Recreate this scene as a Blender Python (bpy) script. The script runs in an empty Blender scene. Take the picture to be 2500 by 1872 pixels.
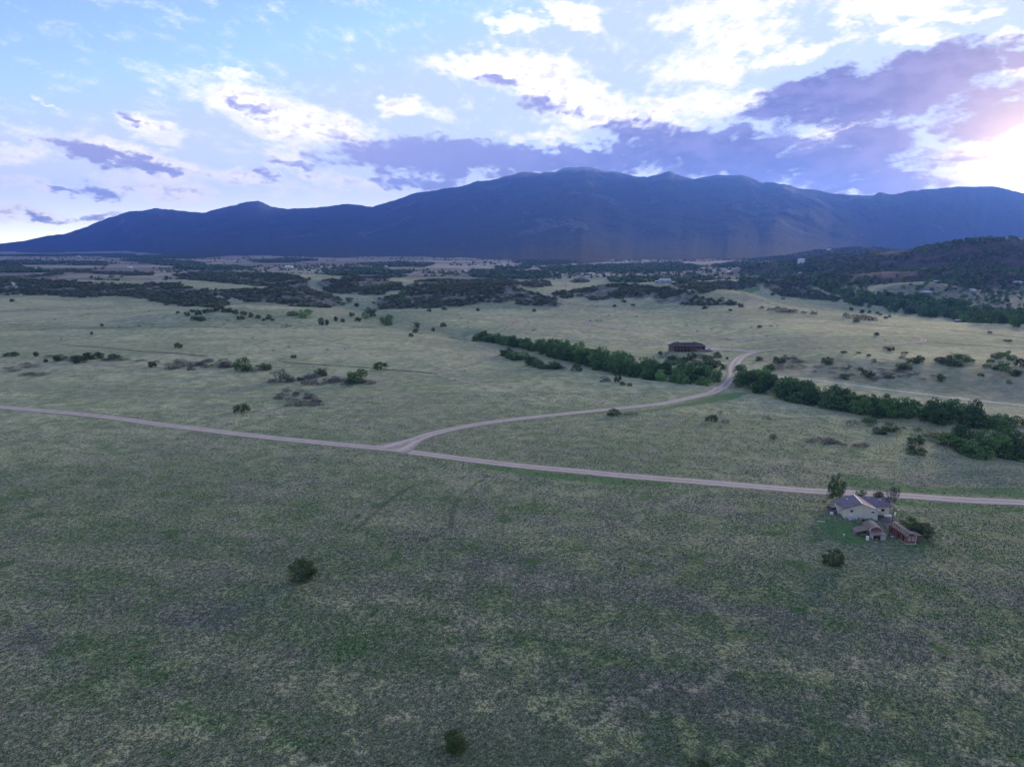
import bpy, bmesh, math, random
import numpy as np
from mathutils import Vector, Matrix

SC = bpy.context.scene
COL = SC.collection
R = math.radians
random.seed(7)
rng = np.random.default_rng(11)

# ------------------------------------------------------------------ camera
CAM_H = 95.0
FPX = 1785.0                      # focal length in photo pixels (photo is 2500 wide)
PITCH = R(10.72)
cam_d = bpy.data.cameras.new('camera')
cam = bpy.data.objects.new('camera', cam_d)
COL.objects.link(cam)
cam.location = (0, 0, CAM_H)
cam.rotation_euler = (math.pi / 2 - PITCH, 0, 0)
cam_d.sensor_width = 36.0
cam_d.lens = 36.0 * FPX / 2500.0
cam_d.clip_start = 1.0
cam_d.clip_end = 80000.0
SC.camera = cam


def px_dir(px, py):
    u = (px - 1250.0) / FPX
    v = (936.0 - py) / FPX
    cp, sp = math.cos(PITCH), math.sin(PITCH)
    return np.array([u, cp + v * sp, -sp + v * cp])


def px_azel(px, py):
    d = px_dir(px, py)
    return math.degrees(math.atan2(d[0], d[1])), math.degrees(math.atan2(d[2], math.hypot(d[0], d[1])))


# ------------------------------------------------------------------ sky
SUN_AZ, SUN_EL = 34.6, 4.1
SKY_STRENGTH = 0.125
EXPOSURE = 2.48
HAZE_DENSITY = 5.6e-5
HAZE_COLOR = (0.12, 0.28, 1.0, 1)

world = bpy.data.worlds.new('World')
SC.world = world
world.use_nodes = True
NT = world.node_tree
NT.nodes.clear()


class G:
    """small helper to write node graphs as expressions"""
    def __init__(s, nt):
        s.nt = nt

    def n(s, t, **kw):
        nd = s.nt.nodes.new(t)
        for k, v in kw.items():
            setattr(nd, k, v)
        return nd

    def put(s, sock, v):
        if isinstance(v, bpy.types.NodeSocket):
            s.nt.links.new(v, sock)
        elif v is not None:
            sock.default_value = v

    def m(s, op, a, b=None, c=None, clamp=False):
        nd = s.n('ShaderNodeMath', operation=op, use_clamp=clamp)
        s.put(nd.inputs[0], a)
        if b is not None:
            s.put(nd.inputs[1], b)
        if c is not None:
            s.put(nd.inputs[2], c)
        return nd.outputs[0]

    def v(s, op, a, b=None):
        nd = s.n('ShaderNodeVectorMath', operation=op)
        s.put(nd.inputs[0], a)
        if b is not None:
            s.put(nd.inputs[3 if op == 'SCALE' else 1], b)
        return nd.outputs[1] if op in ('LENGTH', 'DOT_PRODUCT', 'DISTANCE') else nd.outputs[0]

    def xyz(s, x, y, z=0.0):
        nd = s.n('ShaderNodeCombineXYZ')
        for i, q in enumerate((x, y, z)):
            s.put(nd.inputs[i], q)
        return nd.outputs[0]

    def sep(s, vec):
        nd = s.n('ShaderNodeSeparateXYZ')
        s.put(nd.inputs[0], vec)
        return nd.outputs

    def noise(s, vec, scale, detail=4, rough=0.55, dist=0.0, color=False, dims='2D'):
        nd = s.n('ShaderNodeTexNoise', noise_dimensions=dims)
        s.put(nd.inputs['Vector'], vec)
        nd.inputs['Scale'].default_value = scale
        nd.inputs['Detail'].default_value = detail
        nd.inputs['Roughness'].default_value = rough
        nd.inputs['Distortion'].default_value = dist
        return nd.outputs[1 if color else 0]

    def step(s, x, lo, hi, a=0.0, b=1.0, smooth=True):
        nd = s.n('ShaderNodeMapRange', interpolation_type='SMOOTHSTEP' if smooth else 'LINEAR')
        s.put(nd.inputs[0], x)
        for i, q in zip((1, 2, 3, 4), (lo, hi, a, b)):
            s.put(nd.inputs[i], q)
        return nd.outputs[0]

    def mix(s, f, a, b, mode='MIX'):
        nd = s.n('ShaderNodeMix', data_type='RGBA', blend_type=mode)
        s.put(nd.inputs[0], f)
        for sock, q in ((nd.inputs[6], a), (nd.inputs[7], b)):
            if isinstance(q, (tuple, list)) and len(q) == 3:
                q = (*q, 1.0)
            s.put(sock, q)
        return nd.outputs[2]

    def mapping(s, vec, loc=(0, 0, 0), rot=(0, 0, 0), scale=(1, 1, 1), kind='POINT'):
        nd = s.n('ShaderNodeMapping', vector_type=kind)
        s.put(nd.inputs[0], vec)
        nd.inputs[1].default_value = loc
        nd.inputs[2].default_value = rot
        nd.inputs[3].default_value = scale
        return nd.outputs[0]


g = G(NT)
geo = g.n('ShaderNodeTexCoord').outputs['Generated']
sx, sy, sz = g.sep(geo)
az = g.m('MULTIPLY', g.m('ARCTAN2', sx, sy), 180 / math.pi)
el = g.m('MULTIPLY', g.m('ARCSINE', sz), 180 / math.pi)
AE = g.xyz(az, el)
# cloud space: elevation stretched so that the noise streaks lie along the horizon
cs = g.mapping(AE, rot=(0, 0, R(9)), scale=(1.0, 2.1, 1.0))
wv = g.v('SUBTRACT', g.noise(cs, 0.22, 3, 0.6, color=True), (0.5, 0.5, 0.5))
wf = g.v('SUBTRACT', g.noise(cs, 0.95, 4, 0.6, color=True), (0.5, 0.5, 0.5))
P = g.v('ADD', AE, g.v('MULTIPLY', wv, (5.0, 2.2, 0)))
P = g.v('ADD', P, g.v('MULTIPLY', wf, (1.6, 0.9, 0)))


PX_, PY_, _z = g.sep(P)
M1 = g.xyz(g.m('MULTIPLY', PX_, PX_), g.m('MULTIPLY', PX_, PY_), g.m('MULTIPLY', PY_, PY_))
M2 = g.xyz(PX_, PY_, 1.0)


def blobs(lst):
    """soft union of cloud bodies, each (px, py, half width, half height, tilt deg, weight) as seen in the sky"""
    acc = None
    for n_, (px, py, w, h, t, k) in enumerate(lst):
        a, e = px_azel(px, py)
        sc_ = 1.0 / (FPX * math.pi / 180) * math.cos(R(a)) ** 1.3
        rx, ry_ = w * sc_ * 1.12, h * sc_ * 1.12
        ct, st = math.cos(R(t)), math.sin(R(t))
        A = (ct / rx) ** 2 + (st / ry_) ** 2
        B = 2 * ct * st * (1 / rx ** 2 - 1 / ry_ ** 2)
        C = (st / rx) ** 2 + (ct / ry_) ** 2
        q1 = M1
        if n_ % 5 == 4:                # now and then a cloud waits for the one before it, so the shader stack stays short
            nd = g.n('ShaderNodeVectorMath', operation='MULTIPLY_ADD')
            g.put(nd.inputs[0], acc)
            nd.inputs[1].default_value = (1e-7, 1e-7, 0)
            g.put(nd.inputs[2], M1)
            q1 = nd.outputs[0]
        d1 = g.v('DOT_PRODUCT', q1, (-k * A, -k * B, -k * C))
        d2 = g.v('DOT_PRODUCT', M2, (k * (2 * A * a + B * e), k * (2 * C * e + B * a), k * (1 - A * a * a - B * a * e - C * e * e)))
        val = g.m('ADD', d1, d2)
        acc = val if acc is None else g.m('MAXIMUM', acc, val)
    return acc


BRIGHT = [
    (700, 290, 280, 62, -14, 1.0), (560, 195, 90, 24, -6, .8), (540, 235, 110, 30, -14, .9),
    (360, 310, 100, 32, -18, .9), (1000, 265, 90, 22, -6, .8),
    (330, 385, 230, 40, -12, 1.0), (560, 430, 240, 20, -9, .9), (700, 380, 70, 40, -10, .8),
    (400, 460, 150, 42, -8, .9), (60, 450, 90, 28, -6, .8), (60, 378, 90, 24, 0, .8), (50, 525, 130, 22, -4, .8),
    (820, 440, 150, 20, -10, .8), (130, 257, 22, 9, -18, .6),
    (1250, 170, 200, 46, -4, 1.0), (1400, 235, 220, 60, -16, 1.0), (1520, 290, 220, 40, -6, 1.0),
    (1250, 55, 60, 26, 0, .9), (1400, 35, 100, 34, -14, .9), 
    (1760, 30, 150, 32, 2, .85), (1770, 110, 180, 46, 8, .8), (1700, 180, 120, 50, 0, .85), (1950, 135, 150, 20, 8, .8),
    (1740, 250, 130, 36, 0, .9), (2200, 18, 190, 30, -4, .85), (2330, 40, 100, 18, -4, .75),
    (2050, 70, 40, 22, 0, .7), (2230, 85, 70, 22, 0, .8), (2480, 90, 60, 18, 0, .6),
    (1700, 345, 220, 30, -4, .9), (2040, 320, 110, 34, 6, 1.0), (2450, 360, 190, 30, 4, 1.0), (2440, 430, 200, 40, 2, 1.0), 
    (1330, 330, 110, 18, 0, .7), (1640, 265, 120, 26, -4, .8), (2480, 150, 60, 40, 0, .8),
]
DARK = [
    (1080, 385, 300, 44, -1, 1.0), (1400, 390, 260, 34, -2, .9), (1020, 445, 130, 24, 0, .75),
    (1560, 330, 120, 40, -4, .8), (1700, 365, 280, 48, 0, 1.0), (1900, 400, 330, 50, 0, 1.0), (2000, 225, 190, 46, 12, 1.0),
    (2150, 230, 260, 70, 10, 1.0), (2250, 170, 120, 60, 10, .9), (2350, 160, 100, 50, 4, .9), 
    (2030, 410, 210, 38, -2, .95), (2130, 345, 110, 50, -6, .9), (2390, 255, 150, 42, 8, .75), (2120, 448, 190, 26, -2, .85), (2300, 395, 130, 14, 2, .45), (2430, 300, 150, 34, 4, .85), 
    (230, 375, 110, 26, -16, .95), (350, 405, 90, 22, -8, .85), (630, 435, 60, 12, -14, .6), (600, 262, 70, 14, -16, .6), 
    (310, 285, 40, 16, -10, .7), (250, 470, 90, 20, -6, .75), (160, 470, 50, 12, -8, .6), (120, 535, 90, 9, -4, .5), (230, 530, 90, 10, 8, .5),
    (1220, 200, 70, 14, -8, .6), (1330, 260, 90, 18, -12, .5), (720, 405, 70, 14, -10, .55), (2480, 130, 60, 34, 10, .6),
]
fb = g.noise(cs, 0.38, 6, 0.62)
fs = g.noise(cs, 1.5, 5, 0.6)
det = g.m('ADD', g.m('MULTIPLY', g.m('SUBTRACT', fb, 0.5), 1.5), g.m('MULTIPLY', g.m('SUBTRACT', fs, 0.5), 0.75))
# broken cloud goes on over the rest of the dome, outside the clouds that can be told apart
away = g.m('MAXIMUM', g.step(g.m('ABSOLUTE', az), 37, 50), g.step(el, 20, 30))
rest = g.m('MULTIPLY', away, g.m('SUBTRACT', g.noise(cs, 0.085, 4, 0.55), 0.50))
bb = g.m('MAXIMUM', blobs(BRIGHT), g.m('MULTIPLY', rest, 4.0))
dd = g.m('MAXIMUM', blobs(DARK), g.m('MULTIPLY', g.m('SUBTRACT', rest, 0.09), 4.0))
bb = g.m('MAXIMUM', bb, -1.0)
dd = g.m('MAXIMUM', dd, -1.0)
Db = g.step(g.m('ADD', bb, det), -0.04, 1.08)
Dd = g.step(g.m('ADD', dd, det), 0.06, 0.66)
skyt = g.n('ShaderNodeTexSky', sky_type='NISHITA')
skyt.sun_disc = False
skyt.sun_elevation = R(SUN_EL)
skyt.sun_rotation = R(SUN_AZ)
skyt.altitude = 2000
skyt.air_density = 1.0
skyt.dust_density = 1.5
skyt.ozone_density = 2.0
base = g.v('MULTIPLY', g.v('SCALE', skyt.outputs[0], SKY_STRENGTH), (0.76, 0.68, 0.82))   # the photograph's cool white balance
# dusty air glows along the horizon
hz = g.m('EXPONENT', g.m('DIVIDE', g.m('MAXIMUM', el, 0.0), -2.4))
base = g.v('MINIMUM', base, (0.122, 0.148, 0.190))
base = g.v('ADD', base, g.v('SCALE', (0.46, 0.41, 0.27), hz))
base = g.v('ADD', base, g.v('SCALE', (0.085, 0.092, 0.090), g.m('EXPONENT', g.m('DIVIDE', g.m('MAXIMUM', el, 0.0), -8.0))))
# angle from the sun: aureole of the low sun
sdir = (math.sin(R(SUN_AZ)) * math.cos(R(SUN_EL)), math.cos(R(SUN_AZ)) * math.cos(R(SUN_EL)), math.sin(R(SUN_EL)))
sang = g.m('MULTIPLY', g.m('ARCCOSINE', g.m('MINIMUM', g.v('DOT_PRODUCT', geo, sdir), 0.99999)), 180 / math.pi)
near = g.m('EXPONENT', g.m('DIVIDE', sang, -6.0))
wide = g.step(sang, 50.0, 14.0)
# sunlit cloud and shaded cloud
lit = g.mix(wide, (0.33, 0.31, 0.285), (0.33, 0.298, 0.245))
lit = g.mix(g.step(el, 1.5, 9.0), g.mix(0.5, lit, (0.40, 0.355, 0.25)), lit)
shade = g.mix(g.step(fb, 0.35, 0.68), (0.016, 0.018, 0.064), (0.046, 0.043, 0.100))
shade = g.mix(wide, (0.095, 0.096, 0.165), shade)
shade = g.mix(g.m('MULTIPLY', g.m('EXPONENT', g.m('DIVIDE', sang, -5.0)), 1.0, clamp=True), shade, (0.25, 0.17, 0.12))
# thicker parts of the sunlit clouds turn lilac grey
lit = g.mix(g.m('MULTIPLY', g.m('MULTIPLY', g.step(Db, 0.55, 1.0), g.step(g.noise(g.v('ADD', cs, (7.3, 2.1, 0)), 0.75, 4, 0.6), 0.46, 0.66)), 0.62), lit, (0.150, 0.142, 0.190))
c = g.mix(g.m('MULTIPLY', Db, 0.92), base, lit)
c = g.mix(g.m('MULTIPLY', Dd, 0.93), c, shade)
c = g.v('ADD', c, g.v('SCALE', (1.0, 0.62, 0.22), g.m('ADD', g.m('MULTIPLY', g.m('EXPONENT', g.m('DIVIDE', sang, -1.5)), 1.4), g.m('MULTIPLY', g.m('EXPONENT', g.m('DIVIDE', sang, -5.0)), 0.10))))
bg = g.n('ShaderNodeBackground')
g.put(bg.inputs[0], c)
bg.inputs[1].default_value = 1.0
g.put(g.n('ShaderNodeOutputWorld').inputs[0], bg.outputs[0])
world.cycles.sampling_method = 'MANUAL'
world.cycles.sample_map_resolution = 512

# ------------------------------------------------------------------ sun (low, behind the ridge and the cloud bank) and exposure
sun_d = bpy.data.lights.new('sun', 'SUN')
sun_d.energy = 2.1
sun_d.angle = R(14.0)
sun_d.color = (1.0, 0.78, 0.50)
sun = bpy.data.objects.new('sun', sun_d)
COL.objects.link(sun)
sun.rotation_euler = Vector(sdir).to_track_quat('Z', 'Y').to_euler()
VS = SC.view_settings
VS.view_transform = 'Standard'
VS.look = 'None'
VS.gamma = 1.0
VS.use_curve_mapping = False
VS.exposure = EXPOSURE
SC.cycles.max_bounces = 6
SC.cycles.diffuse_bounces = 2
SC.cycles.glossy_bounces = 2
SC.cycles.transmission_bounces = 2
SC.cycles.transparent_max_bounces = 8
SC.cycles.volume_bounces = 0
SC.cycles.use_denoising = True
SC.cycles.sample_clamp_indirect = 4.0

# ------------------------------------------------------------------ tagging
def tag(o, label=None, cat=None, group=None, kind=None):
    if label:
        o['label'] = label
    if cat:
        o['category'] = cat
    if group:
        o['group'] = group
    if kind:
        o['kind'] = kind
    return o


def link(o, parent=None):
    COL.objects.link(o)
    if parent is not None:
        o.parent = parent
    return o


def np_mesh(name, verts, quads, smooth=True, tris=False):
    me = bpy.data.meshes.new(name)
    k = 3 if tris else 4
    nv, nf = len(verts), len(quads)
    me.vertices.add(nv)
    me.vertices.foreach_set('co', np.asarray(verts, dtype=np.float32).ravel())
    me.loops.add(nf * k)
    me.loops.foreach_set('vertex_index', np.asarray(quads, dtype=np.int32).ravel())
    me.polygons.add(nf)
    me.polygons.foreach_set('loop_start', np.arange(0, nf * k, k, dtype=np.int32))
    if smooth:
        me.polygons.foreach_set('use_smooth', np.ones(nf, dtype=bool))
    me.update(calc_edges=True)
    me.validate()
    return me


# ------------------------------------------------------------------ value noise in numpy
_perm = rng.random((256, 256))


def vnoise(x, y):
    x = np.asarray(x, dtype=float)
    y = np.asarray(y, dtype=float)
    xi = np.floor(x).astype(int)
    yi = np.floor(y).astype(int)
    fx, fy = x - xi, y - yi
    fx = fx * fx * (3 - 2 * fx)
    fy = fy * fy * (3 - 2 * fy)
    a = _perm[xi & 255, yi & 255]
    b = _perm[(xi + 1) & 255, yi & 255]
    c_ = _perm[xi & 255, (yi + 1) & 255]
    d = _perm[(xi + 1) & 255, (yi + 1) & 255]
    return (a * (1 - fx) + b * fx) * (1 - fy) + (c_ * (1 - fx) + d * fx) * fy


def fbm(x, y, oct=4, gain=0.5):
    s, a, t = 0.0, 1.0, 0.0
    for i in range(oct):
        s = s + a * vnoise(x * 2 ** i + 17.3 * i, y * 2 ** i + 5.1 * i)
        t += a
        a *= gain
    return s / t


def sstep(x, a, b):
    t = np.clip((x - a) / (b - a), 0, 1)
    return t * t * (3 - 2 * t)


# ------------------------------------------------------------------ terrain height
def spot(px, py, Y):
    """the point seen at photo pixel (px, py) at forward distance Y"""
    d = px_dir(px, py)
    t = Y / d[1]
    return d[0] * t, Y, CAM_H + d[2] * t


def flat(px, py, z=0.0):
    d = px_dir(px, py)
    t = (z - CAM_H) / d[2]
    return d[0] * t, d[1] * t


HILLS = []


def hill(px, py_top, Y, sx, sy, rot=0.0, rough=0.2):
    x, y, z = spot(px, py_top, Y)
    HILLS.append((x, y, max(z, 1.0), sx, sy, R(rot), rough))


# scrub ridges of the middle distance
hill(60, 684, 1600, 330, 120, 0)
hill(330, 692, 1560, 330, 110, -6)
hill(500, 704, 1420, 170, 90, -14)
hill(690, 706, 1330, 150, 85, -18)
hill(690, 670, 1800, 210, 120, 0)
hill(880, 680, 1600, 170, 90, -5)
hill(1080, 684, 1420, 120, 90, 10)
hill(1230, 692, 1270, 120, 85, 0)
hill(1000, 706, 1330, 90, 70, 10)
hill(1330, 700, 1350, 60, 60, 0)
hill(1480, 700, 1330, 80, 75, 0)
hill(1600, 695, 1280, 110, 80, -12)
hill(1740, 722, 1180, 70, 60, -12)
hill(1700, 690, 1750, 170, 90, 0)
hill(1960, 690, 1650, 120, 80, -15)
hill(300, 668, 2100, 420, 130, 0)
hill(1150, 668, 2300, 330, 150, 0)
hill(560, 752, 990, 75, 55, -8)
# dark hills under the water tank and on the right
hill(1865, 646, 2500, 75, 75, 0, .3)
hill(1960, 641, 2900, 190, 130, 0, .3)
hill(2052, 624, 2800, 130, 120, 0, .3)
hill(2100, 604, 4200, 330, 200, 0, .3)
hill(2260, 611, 2350, 260, 190, 0, .35)
hill(2420, 602, 2250, 150, 200, 0, .35)
hill(2560, 598, 2150, 230, 230, 0, .35)
hill(2760, 585, 2300, 280, 280, 0, .35)
hill(2260, 688, 1500, 75, 50, 0, .3)
hill(2330, 660, 1750, 330, 120, 0, .35)

# the creek that carries the belts of trees, and the wide valley beyond the mesa edge
CREEK = np.array([flat(*p) for p in [(1120, 812), (1200, 830), (1300, 852), (1400, 880), (1500, 905), (1600, 918), (1700, 926), (1790, 938),
                                     (1880, 955), (2000, 982), (2150, 1012), (2330, 1040), (2420, 1085), (2600, 1125)]])
DRAW = np.array([flat(*p) for p in [(800, 718), (850, 738), (900, 772), (960, 792), (1040, 805), (1120, 812)]])
EDGE = np.array([flat(*p) for p in [(1500, 690), (1650, 700), (1780, 742), (1840, 748), (1960, 768), (2100, 785), (2300, 797), (2500, 806), (2900, 835)]])


def seg_dist(x, y, pts):
    best = np.full(np.shape(x), 1e9)
    for (x0, y0), (x1, y1) in zip(pts[:-1], pts[1:]):
        dx, dy = x1 - x0, y1 - y0
        t = np.clip(((x - x0) * dx + (y - y0) * dy) / (dx * dx + dy * dy), 0, 1)
        best = np.minimum(best, np.hypot(x - x0 - t * dx, y - y0 - t * dy))
    return best


def H(x, y):
    x = np.asarray(x, dtype=float)
    y = np.asarray(y, dtype=float)
    r = np.hypot(x, y)
    z = (fbm(x / 170 + 3, y / 170 + 9, 3) - 0.5) * (1.2 + 4.0 * sstep(r, 350, 800))
    z = z + (fbm(x / 330 + 31, y / 210 + 2, 2) - 0.5) * 9.0 * sstep(r, 430, 700) * (1 - sstep(r, 1500, 2200))
    z = z + (fbm(x / 900, y / 900, 3) - 0.5) * 10 * sstep(r, 1500, 3000) * (1 - sstep(r, 4000, 7000))
    acc = 0.0
    for hx, hy, hz, sx_, sy_, rot, rough in HILLS:
        dx, dy = x - hx, y - hy
        u = dx * math.cos(rot) + dy * math.sin(rot)
        v = -dx * math.sin(rot) + dy * math.cos(rot)
        q = (u / sx_) ** 2 + (v / sy_) ** 2
        hgt = hz * np.exp(-0.5 * q)
        if rough:
            hgt = hgt * (1 + rough * 1.2 * (fbm(x / 70 + hx, y / 70, 3) - 0.5) * np.clip(q, 0, 1))
        acc = acc + np.clip(hgt, 0, None) ** 3
    z = z + np.cbrt(acc)
    # gully
    d = seg_dist(x, y, CREEK)
    z = z - 5.0 * np.exp(-(seg_dist(x, y, DRAW) / 38.0) ** 2)
    z = z - 3.2 * np.exp(-(d / 15.0) ** 2)
    # valley beyond the mesa edge (only where x is right of the edge line's start)
    ey = np.interp(x, EDGE[:, 0], EDGE[:, 1], left=1e5, right=EDGE[-1, 1])
    over = y - ey
    z = z - 15.0 * sstep(over, -6, 70) * (1 - sstep(over, 420, 900)) * sstep(x, EDGE[2, 0], EDGE[3, 0] + 40)
    # the slope between the track and the mesa top on the right
    ty = np.interp(x, TERR[:, 0], TERR[:, 1])
    z = z + 7.0 * sstep(y - ty, 0, 130) * sstep(x, 190, 300) * (1 - sstep(over, -30, 40)) * (x < 3000)
    return z


TERR = np.array([flat(*p) for p in [(1790, 918), (1987, 930), (2225, 961), (2500, 993), (2900, 1040)]])

# polar grid round the point under the camera: fine ahead, coarse behind
rr = [40.0]
while rr[-1] < 17500:
    q = rr[-1]
    ang = q * q / CAM_H * R(0.09)
    cap = 8.0 if q < 1000 else (11.0 if q < 2000 else (14.0 if q < 3200 else 60.0 + (q - 3200) * 0.03))
    rr.append(q + max(0.6, min(ang, cap)))
rr = np.array(rr)
aa = np.concatenate([np.linspace(-180, -60, 25)[:-1], np.linspace(-60, -40, 60)[:-1], np.linspace(-40, 40, 700)[:-1], np.linspace(40, 60, 60)[:-1], np.linspace(60, 180, 25)])
RRg, AAg = np.meshgrid(rr, np.radians(aa), indexing='ij')
GX, GY = RRg * np.sin(AAg), RRg * np.cos(AAg)
GZ = H(GX, GY)
NRr, NAa = GX.shape


def ground_z(x, y):
    """height of the ground mesh itself (bilinear in the polar grid)"""
    x = np.asarray(x, dtype=float)
    y = np.asarray(y, dtype=float)
    r = np.hypot(x, y)
    a = np.degrees(np.arctan2(x, y))
    fi = np.interp(r, rr, np.arange(len(rr)))
    fj = np.interp(a, aa, np.arange(len(aa)))
    i = np.clip(fi.astype(int), 0, NRr - 2)
    j = np.clip(fj.astype(int), 0, NAa - 2)
    u, v = fi - i, fj - j
    return GZ[i, j] * (1 - u) * (1 - v) + GZ[i + 1, j] * u * (1 - v) + GZ[i, j + 1] * (1 - u) * v + GZ[i + 1, j + 1] * u * v


_ts = np.concatenate([np.arange(100, 1200, 2.0), np.arange(1200, 4500, 6.0), np.arange(4500, 22000, 60.0)])


def at(px, py):
    """the ground point seen at photo pixel (px, py)"""
    d = px_dir(px, py)
    d = d / np.linalg.norm(d)
    X, Y, Z = d[0] * _ts, d[1] * _ts, CAM_H + d[2] * _ts
    below = np.nonzero(Z < ground_z(X, Y))[0]
    k = below[0] if len(below) else len(_ts) - 1
    lo, hi = _ts[max(k - 1, 0)], _ts[k]
    for _ in range(22):
        md = 0.5 * (lo + hi)
        if CAM_H + d[2] * md < ground_z(d[0] * md, d[1] * md):
            hi = md
        else:
            lo = md
    t = 0.5 * (lo + hi)
    x, y = d[0] * t, d[1] * t
    return float(x), float(y), float(ground_z(x, y))


def m_per_px(x, y):
    return (y * math.cos(PITCH) + CAM_H * math.sin(PITCH)) / FPX


def in_poly(x, y, poly):
    x = np.asarray(x)
    y = np.asarray(y)
    ins = np.zeros(x.shape, dtype=bool)
    n = len(poly)
    for i in range(n):
        x0, y0 = poly[i][:2]
        x1, y1 = poly[(i + 1) % n][:2]
        if y0 == y1:
            continue
        cnd = (y0 > y) != (y1 > y)
        ins ^= cnd & (x < (x1 - x0) * (y - y0) / (y1 - y0) + x0)
    return ins


def wpoly(pts, sub=3):
    """outline drawn along photo pixels, laid down on the ground"""
    out = []
    for (x0, y0), (x1, y1) in zip(pts, pts[1:] + pts[:1]):
        for k in range(sub):
            out.append(at(x0 + (x1 - x0) * k / sub, y0 + (y1 - y0) * k / sub)[:2])
    return out

# ------------------------------------------------------------------ materials
MATS = {}


def mat(name, build):
    if name in MATS:
        return MATS[name]
    m_ = bpy.data.materials.new(name)
    m_.use_nodes = True
    nt = m_.node_tree
    nt.nodes.clear()
    gg = G(nt)
    out = gg.n('ShaderNodeOutputMaterial')
    bs = gg.n('ShaderNodeBsdfPrincipled')
    bs.inputs['Specular IOR Level'].default_value = 0.2
    bs.inputs['Roughness'].default_value = 0.9
    gg.put(out.inputs[0], bs.outputs[0])
    build(gg, bs, out)
    MATS[name] = m_
    return m_


def plain(name, col, rough=0.8, spec=0.3, metal=0.0, wear=0.25, scale=3.0):
    """painted or weathered surface: base colour broken by stains and fine grain"""
    def b(gg, bs, out):
        pos = gg.n('ShaderNodeTexCoord').outputs['Object']
        n1 = gg.noise(pos, scale * 0.35, 4, 0.6)
        n2 = gg.noise(pos, scale * 4, 3, 0.6)
        f = gg.step(gg.m('ADD', gg.m('MULTIPLY', n1, 0.7), gg.m('MULTIPLY', n2, 0.3)), 0.35, 0.68)
        dk = tuple(q * (1 - wear) for q in col)
        lt = tuple(min(q * (1 + wear * 0.5), 0.9) for q in col)
        gg.put(bs.inputs['Base Color'], gg.mix(f, dk, lt))
        bs.inputs['Roughness'].default_value = rough
        bs.inputs['Specular IOR Level'].default_value = spec
        bs.inputs['Metallic'].default_value = metal
    return mat(name, b)


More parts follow.
